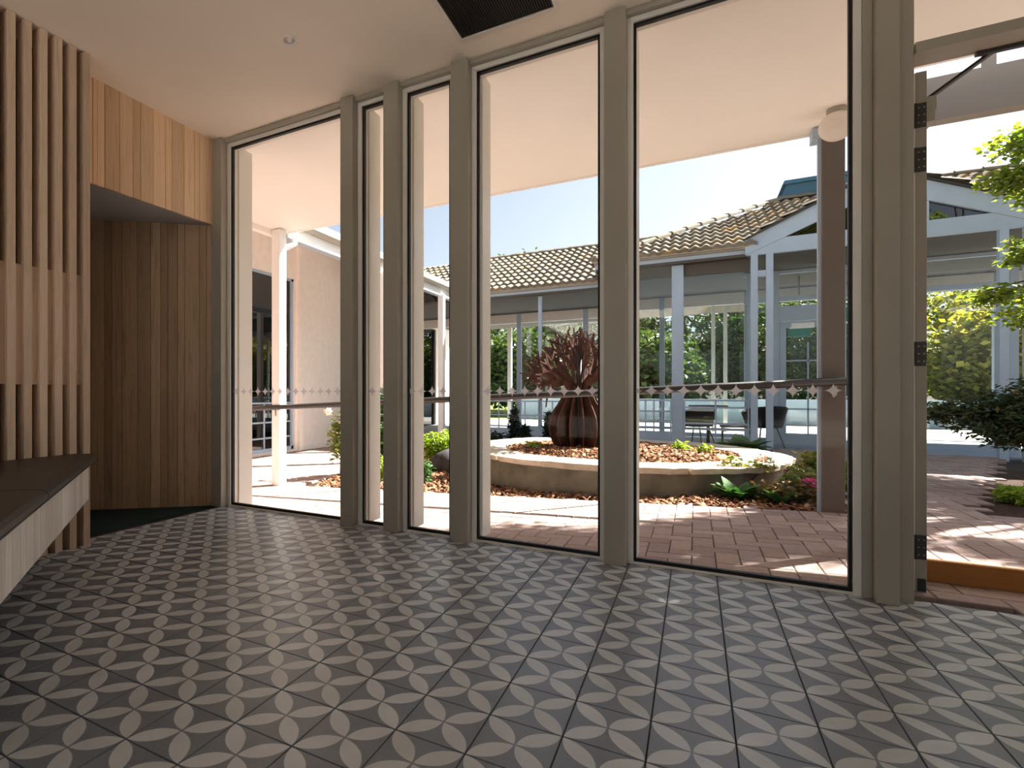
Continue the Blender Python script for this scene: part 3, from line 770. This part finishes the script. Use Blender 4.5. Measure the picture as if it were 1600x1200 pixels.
# ================================================================== BACK WING (recessed part) AND ENTRANCE BLOCK
bw = thing('back_wing', 'recessed glazed back wing with tiled roof behind the sculpture', 'building', (-3.6, 12, -.1))
eb = thing('entrance_block', 'white entrance block with tiled hip roof and triangular gable', 'building', (2.0, 12.5, -.11))
sb = MB().box(-6.9, -1.56, 11.75, 17.2, -.45, -.06); sb.build('floor_slab', 'slab', bw)
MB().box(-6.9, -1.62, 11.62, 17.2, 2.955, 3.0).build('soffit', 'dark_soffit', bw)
def fas(par, x0, x1, y, z=2.955):
    box('fascia', 'shaded_white', par, (x0, x1, y-.02, y, z, z+.115))
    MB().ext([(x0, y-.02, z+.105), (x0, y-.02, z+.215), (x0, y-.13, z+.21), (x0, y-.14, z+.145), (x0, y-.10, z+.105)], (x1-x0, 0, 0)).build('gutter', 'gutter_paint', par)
def post_(par, x, y, w_=.11, z0=-.06, z1=2.97, mat='shaded_white'):
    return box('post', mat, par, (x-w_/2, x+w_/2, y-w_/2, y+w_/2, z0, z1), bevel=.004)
fas(bw, -4.56, -1.62, 11.66)
MB().tube([(-4.48, 11.56, 3.10), (-4.30, 11.60, 2.95), (-4.12, 11.80, 2.82), (-4.12, 11.80, 2.6)], .05, 10).build('downpipe', 'white_gloss', bw, smooth=True)
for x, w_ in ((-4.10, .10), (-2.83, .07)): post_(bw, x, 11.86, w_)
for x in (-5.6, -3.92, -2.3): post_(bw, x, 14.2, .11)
for x in (-5.0, -1.8): post_(bw, x, 17.05, .12, mat='paint_light')
box('bulkhead', 'paint_light', bw, (-6.9, -1.7, 14.16, 14.24, 2.72, 2.955))
for x0, x1 in ((-3.86, -2.36), (-2.24, -1.70)):
    pn = box('window_frame', 'shaded_white', bw, (x0, x1, 14.19, 14.22, -.05, .05)); box('pane', 'glass_far', pn, (x0, x1, 14.197, 14.203, .05, 2.72))
def balustrade(x0, x1, y, zs, z0, zlow, step, label):
    bl = thing('balustrade', label, 'railing', ((x0+x1)/2*XF[0], y*XF[0], XF[0]*z0+XF[1]))
    for z in zs: box('rail', 'shaded_white', bl, (x0, x1, y-.018, y+.018, z-.014, z+.014))
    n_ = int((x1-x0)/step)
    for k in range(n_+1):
        x = x0+.01+(x1-x0-.02)*k/n_; box('baluster', 'shaded_white', bl, (x-.011, x+.011, y-.011, y+.011, zlow, zs[0]))
    if zlow > z0+.05: box('kick_panel', 'shaded_white', bl, (x0, x1, y-.012, y+.012, z0, zlow))
balustrade(-4.0, -1.70, 11.80, (.74, .44, .20), -.06, .16, .26, 'white grid balustrade behind the sculpture on the back wing')
# ---- entrance block, drawn at 1 : 1.12 with its floor at -0.11 m
XF[0], XF[1] = 1.12, -.11
MB().box(-1.32, .72, 10.0, 15.3, -.40, -.005).box(.72, 8.0, 11.34, 15.3, -.40, -.005).build('floor_slab', 'slab', eb)
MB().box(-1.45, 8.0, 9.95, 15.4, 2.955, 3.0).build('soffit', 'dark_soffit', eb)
fas(eb, -1.47, .69, 9.98)
box('fascia', 'shaded_white', eb, (-1.47, -1.45, 9.98, 12.2, 2.955, 3.07))
MB().tube([(-1.40, 9.93, 3.08), (-1.38, 10.02, 2.9), (-1.36, 10.08, 2.85), (-1.36, 10.08, 0)], .04, 10).build('downpipe', 'shaded_white', eb, smooth=True)
for x, w_ in ((-1.26, .12), (-.245, .165)): post_(eb, x, 10.15, w_, -.005)
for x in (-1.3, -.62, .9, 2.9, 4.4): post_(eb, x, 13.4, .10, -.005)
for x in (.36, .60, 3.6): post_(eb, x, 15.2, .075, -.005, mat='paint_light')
box('bulkhead', 'paint_light', eb, (-1.4, 7.9, 13.36, 13.44, 2.72, 2.955))
MB().box(-.24, .70, 10.11, 10.19, 2.78, 2.955).build('beam', 'dark_soffit', eb)
for x0, x1 in ((-.16, .70), (-1.2, -.33)):
    pn = box('window_frame', 'shaded_white', eb, (x0, x1, 10.13, 10.17, .33, .37)); box('pane', 'glass_far', pn, (x0, x1, 10.147, 10.153, .37, 2.78))
for x0, x1 in ((-.56, .84),):
    pn = box('window_frame', 'shaded_white', eb, (x0, x1, 13.38, 13.42, .0, .08)); box('pane', 'glass_far', pn, (x0, x1, 13.397, 13.403, .08, 2.72))
balustrade(-1.2, -.33, 10.06, (.80, .62, .46), -.005, .30, .11, 'fine white grid balustrade left of the broad white post')
balustrade(-.16, .70, 10.06, (.80, .69, .44), -.005, .0, .30, 'open white rail in front of the black tub chair')
AX, AZ, GW, GYf = 2.157, 3.89, 1.50, 9.90
gz0, gz1 = 2.955, 3.19
MB().box(AX-GW, AX+GW, GYf-.03, GYf+.03, gz0, gz1-.02).build('gable_beam', 'shaded_white', eb, bevel=.003)
rk = MB()
for sgn in (-1, 1):
    lo, hi_ = Vector((AX+sgn*(GW+.02), GYf-.045, gz1-.03)), Vector((AX, GYf-.045, AZ))
    rk.ext([lo+Vector((0, 0, -.20)), lo+Vector((0, 0, .03)), hi_+Vector((0, 0, .03)), hi_+Vector((0, 0, -.26))], (0, .05, 0))
rk.build('raking_board', 'shaded_white', eb)
MB().ext([(AX-GW*.88, GYf, gz1-.03), (AX+GW*.88, GYf, gz1-.03), (AX, GYf, AZ-.20)], (0, .008, 0)).build('gable_pane', 'glass_dark', eb)
for x in (-.45, .45): box('mullion', 'shaded_white', eb, (AX+x-.02, AX+x+.02, GYf-.02, GYf+.02, gz1-.03, AZ-.22-abs(x)*.47))
for x in (.75, .935, 3.30, 3.52): post_(eb, x, GYf, .085, -.005)
box('cross_rail', 'shaded_white', eb, (.79, .893, GYf-.025, GYf+.025, 2.63, 2.72)); box('cross_rail', 'shaded_white', eb, (3.342, 3.478, GYf-.025, GYf+.025, 2.63, 2.72))
YD = 11.40
for x in (.80, 1.16, 2.02, 2.92, 3.9): post_(eb, x, YD, .09, -.005)
box('window_head', 'shaded_white', eb, (.72, 3.9, YD-.04, YD+.04, 2.44, 2.52)); box('sill', 'shaded_white', eb, (.72, 3.9, YD-.04, YD+.04, -.005, .09))
for x0, x1 in ((.845, 1.115), (2.065, 2.875), (2.965, 3.855)):
    fr = box('window_frame', 'shaded_white', eb, (x0, x1, YD-.025, YD+.025, .09, .16)); box('pane', 'glass_far', fr, (x0, x1, YD-.003, YD+.003, .16, 2.44))
tp = box('window_frame', 'shaded_white', eb, (.72, 3.9, YD-.025, YD+.025, 2.90, 2.955)); box('pane', 'glass_far', tp, (.75, 3.9, YD-.003, YD+.003, 2.52, 2.90))
dr = MB()
for a in ((1.21, 1.30, .0, 2.10), (1.88, 1.97, .0, 2.10), (1.30, 1.88, 0, .25), (1.30, 1.88, 2.0, 2.10)): dr.box(a[0], a[1], YD-.022, YD+.022, a[2], a[3])
drr = dr.build('door', 'shaded_white', eb); box('pane', 'glass_far', drr, (1.30, 1.88, YD-.003, YD+.003, .25, 2.0))
gbm = MB()
for z in (.65, 1.05, 1.45): gbm.box(1.30, 1.88, YD-.012, YD+.012, z-.012, z+.012)
gbm.box(1.58, 1.60, YD-.012, YD+.012, .25, 1.75); gbm.build('glazing_bar', 'shaded_white', drr)
box('door_transom', 'shaded_white', eb, (1.205, 1.975, YD-.04, YD+.04, 2.11, 2.36)); box('door_closer', 'white_gloss', eb, (1.36, 1.66, YD-.10, YD-.045, 1.98, 2.06))
box('porch_lock', 'black_plastic', eb, (2.90, 2.94, YD-.075, YD-.045, .98, 1.08))
sg = MB().box(1.40, 1.72, 12.05, 12.08, 1.90, 2.04); s1 = thing('exit_sign', 'green hanging sign seen through the porch door glass', 'sign', (1.56*1.12, 12.06*1.12, 2.1)); sg.build('sign_face', 'green_sign', s1); MB().box(1.55, 1.57, 12.06, 12.07, 2.04, 2.955).build('hanger', 'steel', s1)
sg = MB().box(2.06, 2.50, 11.345, 11.36, 2.08, 2.28); s2 = thing('exit_sign', 'wide teal green sign over the porch door at the right post', 'sign', (2.28*1.12, 11.35*1.12, 2.3)); sg.build('sign_face', 'green_sign', s2)
XF[0], XF[1] = 1.0, 0.0
kk = lambda x, y, z=None: (1.12*x, 1.12*y) if z is None else (1.12*x, 1.12*y, 1.12*z-.11)

# roofs with individual tiles
TW, TC = .32, .32
def tile_geo():
    n_ = 8; v = []; h = lambda u: .042*(math.sin(2*PI*(2*u-.25))*.5+.5)
    for y, dz in ((-.035, .062), (TC, .006)):
        for i in range(n_*2+1):
            u = i/(n_*2); v.append((u*TW-.002, y, h(u)+dz))
    for i in range(n_*2+1): v.append((i/(n_*2)*TW-.002, -.035, h(i/(n_*2))*.55+.008))
    m_ = n_*2+1; f = [(i, i+1, m_+i+1, m_+i) for i in range(m_-1)]+[(2*m_+i, 2*m_+i+1, i+1, i) for i in range(m_-1)]
    return v, f
rtv, rtf = tile_geo(); rme = MB().add(rtv, rtf).mesh('roof_tile', 'roof_tile', smooth=False)
def in_poly(x, y, P):
    c = False; j = len(P)-1
    for i in range(len(P)):
        if (P[i][1] > y) != (P[j][1] > y) and x < (P[j][0]-P[i][0])*(y-P[i][1])/(P[j][1]-P[i][1])+P[i][0]: c = not c
        j = i
    return c
RT = []
cp = 1/math.sqrt(1+T_*T_); sp_ = T_*cp
def roof_face(par, poly, O, ux, vy):           # poly in plan; O = point on plane (x,y,z); vy = uphill plan direction
    U = Vector((ux[0], ux[1], 0)); V = Vector((vy[0]*cp, vy[1]*cp, sp_)); Nn = U.cross(V)
    zf = lambda x, y: O[2]+T_*((x-O[0])*vy[0]+(y-O[1])*vy[1])
    r = MB().ext([(x, y, zf(x, y)-.03) for x, y in poly], (0, 0, .028)).build('roof_slope', 'dark_steel', par)
    for i in range(-60, 60):
        for j in range(0, 16):
            p = Vector(O)+U*(i*TW)+V*(j*TC); cpt = p+U*TW/2+V*TC/2
            if in_poly(cpt.x, cpt.y, poly):
                M = Matrix.Translation(p)@Matrix(((U.x, V.x, Nn.x), (U.y, V.y, Nn.y), (U.z, V.z, Nn.z))).to_4x4()
                q = project(cpt.x, cpt.y, cpt.z); vis = q is not None and 650 < q[0] < 1350
                RT.append((0 if vis else 1, q[2] if q else 99, M, r))
    return r
r1 = roof_face(eb, [kk(*p) for p in ((-1.50, 9.86), (.60, 9.86), (2.157, 11.56), (3.70, 9.86), (8, 9.86), (8, 12.72), (1.35, 12.72))], kk(-1.50, 9.86, 3.10), (1, 0), (0, 1))
r2 = roof_face(bw, [(-4.55, 11.55), (-1.60, 11.55), (1.0, 14.0), (1.4, 14.45), (-7.4, 14.45)], (-7.5, 11.55, 3.10), (1, 0), (0, 1))
r3 = roof_face(eb, [kk(*p) for p in ((AX-GW-.05, 9.80), (AX, 9.80), (AX, 11.56))], kk(AX-GW-.05, 11.6, 3.19), (0, -1), (1, 0))
r4 = roof_face(eb, [kk(*p) for p in ((AX+GW+.05, 9.80), (AX, 9.80), (AX, 11.56))], kk(AX+GW+.05, 9.78, 3.19), (0, 1), (-1, 0))
RT.sort(key=lambda q: q[:2]); rst = {}
for k, (nv, d, M, r) in enumerate(RT):
    if k < 300 and nv == 0:
        o = bpy.data.objects.new('roof_tile', rme); COL.objects.link(o); o.parent = r; o.matrix_local = Matrix.Translation(-org(r))@M
    else: rst.setdefault(r.name, MB()).add([M@Vector(q) for q in rtv], rtf)
for nme, m in rst.items(): tag(m.build('roof_tile', 'roof_tile', bpy.data.objects[nme]), kind='stuff')
# rear slopes of the roofs, hip and ridge caps
MB().ext([kk(-1.50, 9.86, 3.07), kk(1.35, 12.72, 3.07+T_*2.86), kk(-1.50, 15.6, 3.07)], (0, 0, .03)).ext([kk(1.35, 12.72, 4.44), kk(8, 12.72, 4.44), kk(8, 15.5, 3.1), kk(1.35, 15.5, 3.1)], (0, 0, .03)).build('roof_rear', 'roof_tile', eb)
MB().ext([(-7.4, 14.45, 4.45), (1.4, 14.45, 4.45), (1.4, 17.4, 3.05), (-7.4, 17.4, 3.05)], (0, 0, .03)).build('roof_rear', 'roof_tile', bw)
def caps(a, b, parent):
    a, b = Vector(a), Vector(b); n_ = int((b-a).length/.36); d = (b-a)/n_
    for k in range(n_):
        m = MB(); p, q = a+d*k, a+d*(k+1.06); s_ = d.cross(Vector((0, 0, 1))).normalized(); up = Vector((0, 0, 1))
        arc = lambda c_, r: [c_+s_*r*math.cos(PI*i/6)+up*(r*.8*math.sin(PI*i/6)-.02) for i in range(7)]
        A_, B_ = arc(p, .115), arc(q, .095); m.add(A_+B_, [(i, i+1, i+8, i+7) for i in range(6)]+[(6, 5, 4, 3, 2, 1, 0)])
        m.build('ridge_cap', 'roof_tile', parent)
caps(kk(-1.48, 9.88, 3.16), kk(1.35, 12.72, 4.52), r1); caps((-4.9, 14.45, 4.52), (.9, 14.45, 4.52), r2); caps(kk(AX, 9.80, AZ+.10), kk(AX, 11.5, AZ+.10), r3); caps(kk(1.35, 12.72, 4.52), kk(6, 12.72, 4.52), r1)
rmn = thing('roof_monitor', 'blue metal roof monitor rising behind the tiled ridge', 'skylight', (2.2, 14.6, 4.9))
MB().ext([kk(1.28, 12.80, 4.36), kk(1.48, 12.80, 4.82), kk(2.60, 12.80, 4.82), kk(2.60, 12.80, 4.36)], (0, 1.2, 0)).build('body', 'blue_metal', rmn)
MB().ext([kk(1.40, 12.74, 4.80), kk(1.43, 12.74, 4.87), kk(2.65, 12.74, 4.87), kk(2.65, 12.74, 4.80)], (0, 1.3, 0)).build('capping', 'blue_metal', rmn)

# ================================================================== FURNITURE IN THE BACK WING
def tub_chair(loc, rz_, label):
    t = thing('tub_chair', label, 'chair', (0, 0, 0), 'black tub chairs in the back wing')
    m = MB(); nu, nv_ = 14, 7; V = []
    for j in range(nv_):
        f = j/(nv_-1)
        for i in range(nu+1):
            a = -2.35+4.7*i/nu                    # opening at front (+x)
            top = .80-.16*(abs(a)/2.35)**2; z = .42+(top-.42)*f; r = .235+.075*f
            V.append((-(r*math.cos(a)), r*math.sin(a)*1.06, z))
    F_ = [(j*(nu+1)+i, j*(nu+1)+i+1, (j+1)*(nu+1)+i+1, (j+1)*(nu+1)+i) for j in range(nv_-1) for i in range(nu)]
    m.add(V, F_); o = m.build('shell', 'black_plastic', t, smooth=True); sd = o.modifiers.new('thickness', 'SOLIDIFY'); sd.thickness = .025
    MB().lathe([(.16, .40), (.235, .41), (.25, .44), (.245, .47), (.20, .48)], (0.02, 0, 0), 24).build('seat', 'black_plastic', t, smooth=True)
    for sx in (-1, 1):
        for sy in (-1, 1): MB().tube([(sx*.13, sy*.13, .42), (sx*.24, sy*.23, 0)], [.014, .010], 8).build('leg', 'grey_wood', t, smooth=True)
    t.location = loc; t.rotation_euler.z = rz_; ORG[t.name] = Vector(loc); return t
ch = tub_chair((0.02, 12.0, -.115), 2.6, 'black tub chair behind the rail right of the broad white post')
for loc, rz_, lab in (((1.07, 12.15, -.115), 2.0, 'black tub chair half hidden by the paired gable posts'), ((3.35, 13.9, -.115), .6, 'dark tub chair seen through the porch glass behind the maple')):
    c = copy_tree(ch); c.location = loc; c.rotation_euler.z = rz_; c['label'] = lab
tb = thing('side_table', 'small dark round table beside the black tub chair', 'table', (.22, 12.9, -.115))
MB().lathe([(.33, .74), (.34, .75), (.34, .775), (.33, .785)], (.22, 12.9, -.115), 28).build('table_top', 'grey_wood', tb, smooth=False)
MB().lathe([(.03, .0), (.03, .74)], (.22, 12.9, -.115), 12).build('column', 'dark_steel', tb, smooth=True); MB().lathe([(.22, 0), (.22, .015), (.05, .03)], (.22, 12.9, -.115), 24).build('foot', 'dark_steel', tb)
be = thing('low_bench', 'low slim dark bench right of the tub chair', 'bench', (.66, 11.76, -.115))
box('seat', 'grey_wood', be, (.38, .92, 11.6, 11.94, .305, .345))
for x in (.42, .88):
    for y in (11.65, 11.89): box('leg', 'dark_steel', be, (x-.013, x+.013, y-.013, y+.013, -.115, .305))

# ================================================================== PLANTS
def bush(name, label, cat, loc, blobs, n, size, mat, seed, stems=5, flowers=None, aspect=.55, up=.4, group=None, shell=.3):
    t = thing(name, label, cat, loc, group); L = Vector(loc)
    foliage('foliage', t, [(Vector(c)+L, r) for c, r in blobs], n, size, mat, seed, aspect, up, shell)
    m = MB(); rg_ = random.Random(seed)
    for k in range(stems):
        c, r = blobs[k % len(blobs)]; e = L+Vector(c)+Vector((rg_.uniform(-.5, .5)*r[0], rg_.uniform(-.5, .5)*r[1], 0))
        m.tube([L+Vector((rg_.uniform(-.03, .03), rg_.uniform(-.03, .03), -.03)), (L+e)/2+Vector((rg_.uniform(-.03, .03), rg_.uniform(-.03, .03), 0)), e], [.008, .006, .003], 6)
    m.build('stem', 'bark', t)
    for k, (c, r, mt_) in enumerate(flowers or []):
        foliage('flower', t, [(Vector(c)+L, (r, r, r*.8))], 70, r*.55, mt_, seed+50+k, .8, .6, .7)
    return t
def hosta(loc, n, ln, label, seed, h=.16, mat='leaf_hosta'):
    t = thing('hosta', label, 'plant', loc); rg_ = random.Random(seed); L = Vector(loc)
    for k in range(n):
        a = rg_.uniform(0, 2*PI); tilt = rg_.uniform(.25, 1.0); l_ = ln*rg_.uniform(.7, 1.15); w_ = l_*.42
        d = Vector((math.cos(a), math.sin(a), 0)); s_ = Vector((-d.y, d.x, 0)); V = []; m = MB()
        p0 = L+d*.02; segs = 6
        for i in range(segs+1):
            f = i/segs; el = 1.25-1.5*f*tilt
            wv = w_*math.sin(PI*min(1, .08+f*.92))**.8*.5 if f < 1 else .002
            if i: p0 = p0+(d*math.cos(el)+Vector((0, 0, 1))*math.sin(el))*l_/segs
            V += [p0-s_*wv+Vector((0, 0, wv*.35)), p0, p0+s_*wv+Vector((0, 0, wv*.35))]
        m.add(V, [(i*3+j, i*3+j+1, i*3+j+4, i*3+j+3) for i in range(segs) for j in (0, 1)])
        m.build('leaf', mat, t, smooth=True)
    return t
hosta((.33, 5.92, -.075), 60, .235, 'broad-leaved hosta at the paving edge in front of the planter', 2)
hosta((.62, 5.80, -.05), 26, .20, 'small glossy hosta next to the flowering shrub', 12)
hosta((.60, 9.75, -.06), 44, .40, 'dark hosta clump behind the planter below the gable posts', 3)
bush('flowering_shrub', 'shrub with one bright pink flower head beside the brown post', 'shrub', (.84, 6.15, -.05), [((0, 0, .16), (.22, .20, .15)), ((.10, .10, .20), (.15, .15, .13))], 700, .06, 'leaf_shrub', 21, 6, [((.02, -.20, .20), .055, 'petal_pink')])
bush('flowering_shrub', 'loose shrub with pale pink blooms at the planter wall', 'shrub', (.30, 6.35, -.06), [((0, 0, .30), (.14, .12, .10)), ((.24, .05, .30), (.14, .12, .10))], 220, .05, 'leaf_shrub', 22, 5, [((-.08, -.05, .36), .04, 'petal_pale'), ((.24, -.05, .36), .045, 'petal_pale')])
bush('low_shrub', 'low brownish faded shrub at the foot of the brown post', 'shrub', (.60, 5.86, -.05), [((0, 0, .10), (.20, .14, .13)), ((.20, .05, .10), (.14, .14, .12))], 700, .05, 'leaf_brown', 23)
bush('leafy_shrub', 'pale green leafy shrub behind the brown verandah post', 'shrub', (1.08, 6.45, -.03), [((-.10, .05, .22), (.22, .22, .22)), ((.12, -.1, .18), (.18, .18, .20))], 900, .075, 'leaf_shrub', 24, 6)
bush('leafy_shrub', 'small leafy shrub with pink tinge right of the brown post', 'shrub', (1.12, 5.80, -.01), [((0, 0, .18), (.10, .16, .17))], 350, .06, 'leaf_shrub', 25, 5, [((-.02, -.14, .10), .04, 'petal_pale')])
bush('rose_bush', 'upright rose bush with cream blooms left of the second mullion', 'shrub', (-4.20, 6.32, -.26), [((0, 0, .55), (.22, .22, .38)), ((.10, .05, .85), (.16, .16, .22))], 900, .07, 'leaf_shrub', 26, 6, [((-.18, -.05, .92), .06, 'petal_pale')])
bush('rose_bush', 'tall dark leafy bush in the narrow second pane', 'shrub', (-3.86, 6.9, -.22), [((0, 0, .5), (.26, .26, .42)), ((0, 0, 1.0), (.16, .16, .30))], 1300, .08, 'leaf_hosta', 27, 6)
bush('ground_shrub', 'low bright green mound in the narrow second pane', 'shrub', (-3.40, 6.05, -.21), [((0, 0, .16), (.20, .18, .20))], 800, .045, 'leaf_bright', 28)
bush('golden_shrub', 'bright yellow-green shrub in front of the far white post', 'shrub', (-3.10, 7.55, -.18), [((0, 0, .35), (.30, .28, .24)), ((-.25, -.1, .30), (.22, .2, .26))], 1700, .06, 'leaf_bright', 29)
bush('ground_shrub', 'small grey-green plant at the third pane edge', 'shrub', (-2.82, 6.05, -.17), [((0, 0, .14), (.12, .12, .17))], 350, .05, 'leaf_hosta', 30)
bo = MB(); rg_ = random.Random(4)
for j in range(9):
    for i in range(14):
        a, b = 2*PI*i/14, PI*j/8; r = 1+.16*math.sin(3*a+b*2)+rg_.uniform(-.05, .05)
        bo.v.append((-2.93+.30*r*math.sin(b)*math.cos(a), 7.15+.24*r*math.sin(b)*math.sin(a), -.10+.22*r*math.cos(b)))
for j in range(8):
    for i in range(14): bo.f.append((j*14+i, (j+1)*14+i, (j+1)*14+(i+1) % 14, j*14+(i+1) % 14))
tag(bo.build('boulder', 'boulder', None, loc=(-2.93, 7.15, -.15), smooth=True), 'dark grey boulder in the bark below the yellow-green shrub', 'boulder')
def conifer(loc, h, r, label, seed):
    t = thing('conifer', label, 'conifer', loc, 'small conifers behind the planter'); L = Vector(loc)
    MB().tube([L+Vector((0, 0, -.03)), L+Vector((0, 0, h))], [.018, .004], 6).build('trunk', 'bark', t)
    rng_ = np.random.default_rng(seed); n = 900; f = rng_.random(n)**.8; a = rng_.uniform(0, 2*PI, n)
    rr = r*(1-f*.85)*(.25+.75*rng_.random(n))*(.75+.35*np.sin(f*26))
    P = np.stack([loc[0]+rr*np.cos(a), loc[1]+rr*np.sin(a), loc[2]+.05+f*h], 1)
    V, Fq = leaves_at(P, .10, rng_, .25, .1); o = link_obj('foliage', np_mesh('foliage', V-np.array(loc), Fq, 'leaf_conifer'), t, loc)
conifer((-2.95, 10.35, -.14), .66, .19, 'dark conifer behind the left end of the planter, tallest', 1)
conifer((-2.72, 10.2, -.14), .36, .15, 'small dark conifer low between the two taller ones', 2)
conifer((-2.33, 10.4, -.14), .62, .15, 'slim dark conifer nearest the rusty sculpture', 3)
bush('low_shrub', 'dark leafy ground plants left of the small conifers', 'shrub', (-3.35, 10.1, -.15), [((0, 0, .15), (.40, .25, .20))], 700, .10, 'leaf_conifer', 33)
for k, (x, y, s_, lab) in enumerate(((-1.80, 7.25, .09, 'tiny bright green seedling in the planter left of the sculpture'), (-.15, 7.75, .11, 'small yellow-green plant in the planter right of the sculpture'), (.10, 7.65, .09, 'tiny golden plant in the planter nearest the wide rim'))):
    bush('seedling', lab, 'plant', (x, y, .19), [((0, 0, s_*.6), (s_, s_, s_*.6))], 90, .06, 'leaf_bright', 40+k, 3)
bush('ground_shrub', 'bright green low plant in the dark bed by the path', 'shrub', (2.36, 6.75, -.015), [((0, 0, .07), (.20, .16, .09))], 500, .06, 'leaf_bright', 45)
# weeping maple
wm_ = thing('weeping_maple', 'dark weeping maple spreading low beside the brick path', 'tree', (3.35, 7.75, -.015)); L = Vector((3.35, 7.75, 0))
m = MB(); rg_ = random.Random(8)
blobs = [((2.95, 7.75, .80), (.60, .55, .30)), ((2.45, 7.70, .70), (.38, .40, .24)), ((3.5, 7.8, .92), (.65, .6, .28)), ((2.8, 7.4, .62), (.42, .35, .28)), ((2.16, 7.80, .72), (.24, .25, .14)), ((3.3, 7.4, .75), (.5, .4, .30)), ((2.5, 7.4, .52), (.25, .25, .16))]
m.tube([L+Vector((0, 0, -.04)), L+Vector((-.03, 0, .35)), L+Vector((-.12, 0, .70))], [.05, .045, .03], 8)
for c, r in blobs:
    for q in range(3): m.tube([L+Vector((-.1, 0, .62)), (L+Vector((-.1, 0, .70))+Vector(c))/2+Vector((0, 0, .12)), Vector(c)+Vector((rg_.uniform(-.4, .4)*r[0], rg_.uniform(-.4, .4)*r[1], -.05))], [.022, .013, .005], 6)
m.build('trunk', 'bark', wm_, smooth=True); foliage('foliage', wm_, blobs, 20000, .07, 'leaf_maple_dark', 51, .35, .6, .1)
# garden tree reaching over the doorway
def tree(name, label, base, trunk_pts, trunk_r, blobs, n, size, mat, seed, group=None, aspect=.7, up=.5, shell=.2, branches=2):
    t = thing(name, label, 'tree', base, group); m = MB(); m.tube(trunk_pts, [trunk_r*(1-.6*k/(len(trunk_pts)-1)) for k in range(len(trunk_pts))], 10); m.build('trunk', 'bark', t, smooth=True)
    rg_ = random.Random(seed); m = MB(); top = Vector(trunk_pts[-1])
    for c, r in blobs:
        for q in range(branches):
            e = Vector(c)+Vector([rg_.uniform(-.5, .5)*x for x in r]); st = Vector(trunk_pts[rg_.randrange(max(1, len(trunk_pts)-2), len(trunk_pts))])
            m.tube([st, (st+e)/2+Vector((rg_.uniform(-.1, .1), rg_.uniform(-.1, .1), .12)), e], [trunk_r*.3, trunk_r*.16, trunk_r*.06], 6)
    m.build('branch', 'bark', t, smooth=True); foliage('foliage', t, blobs, n, size, mat, seed, aspect, up, shell); return t
tree('garden_tree', 'green maple tree whose leafy branches hang into the doorway view', (4.7, 8.3, -.015), [(4.7, 8.3, -.1), (4.65, 8.25, 1.2), (4.45, 8.2, 2.3), (4.2, 8.1, 3.4)], .09,
     [((3.05, 8.5, 3.55), (.45, .40, .20)), ((3.25, 8.5, 3.05), (.50, .40, .28)), ((2.85, 8.4, 3.15), (.28, .3, .18)), ((3.30, 8.45, 2.45), (.55, .40, .22)), ((2.95, 8.4, 2.32), (.22, .3, .10)), ((2.75, 8.4, 1.95), (.30, .30, .13)), ((3.15, 8.4, 1.72), (.50, .40, .16)), ((3.4, 8.4, 1.95), (.4, .4, .2)), ((3.55, 8.2, 3.9), (.6, .6, .4)),
      ((3.1, 7.3, 4.75), (.75, .65, .35)), ((2.3, 7.1, 4.7), (.65, .6, .30)), ((3.9, 8.0, 5.0), (.8, .8, .5)), ((2.8, 6.6, 4.6), (.75, .5, .25)), ((1.9, 7.0, 5.0), (.5, .5, .2)), ((3.4, 6.4, 4.8), (.7, .5, .25)), ((2.4, 6.2, 4.7), (.6, .4, .2)), ((2.9, 6.1, 4.5), (.8, .35, .2)), ((2.85, 6.35, 4.9), (.5, .35, .15)), ((2.1, 6.5, 4.6), (.6, .5, .25)), ((5.4, 9.4, 4.6), (1.0, .9, .4)), ((6.3, 10.0, 4.9), (1.0, .9, .5)), ((5.0, 8.0, 4.9), (.5, .5, .2)), ((5.1, 11.1, 4.6), (1.0, .7, .3))], 46000, .07, 'leaf_tree', 61)
# far trees and hedge beyond the back wing
far = [(-9, 33, 10, 4.5, 0, 'tall dark green park tree behind the left end of the back wing'), (-4.5, 29, 7.5, 3.6, 0, 'tall dark green park tree behind the rusty sculpture'), (-.5, 31, 8, 3.8, 0, 'tall dark green park tree behind the broad white post'),
       (3.2, 28, 6.4, 3.2, 0, 'dark green park tree behind the paired gable posts'), (6.8, 33, 7.5, 3.8, 0, 'dark green park tree behind the brown verandah post'), (10.5, 29, 6.5, 3.4, 1, 'tall yellow-green park tree beyond the porch at the right edge'),
       (-7, 25.5, 4.2, 2.4, 0, 'shorter dark green park tree beyond the small conifers'), (-1.8, 25, 3.8, 2.3, 0, 'shorter dark green park tree just right of the sculpture'), (8.6, 25, 4.2, 2.2, 1, 'shorter yellow-green park tree seen through the porch glass')]
for k, (x, y, h, r, ye, lab) in enumerate(far):
    bl = [((x, y, h*.55), (r, r*.8, h*.40)), ((x-r*.5, y-.5, h*.35), (r*.6, r*.6, h*.26)), ((x+r*.5, y-.4, h*.38), (r*.6, r*.6, h*.28)), ((x, y-.8, h*.22), (r*.8, r*.6, h*.20))]
    tree('park_tree', lab, (x, y, -.12), [(x, y, -.2), (x+.1, y, h*.3), (x, y, h*.6)], .22, bl, 9000, .24, 'leaf_far_yellow' if ye else 'leaf_far', 70+k, 'park trees', .7, .3, .55)
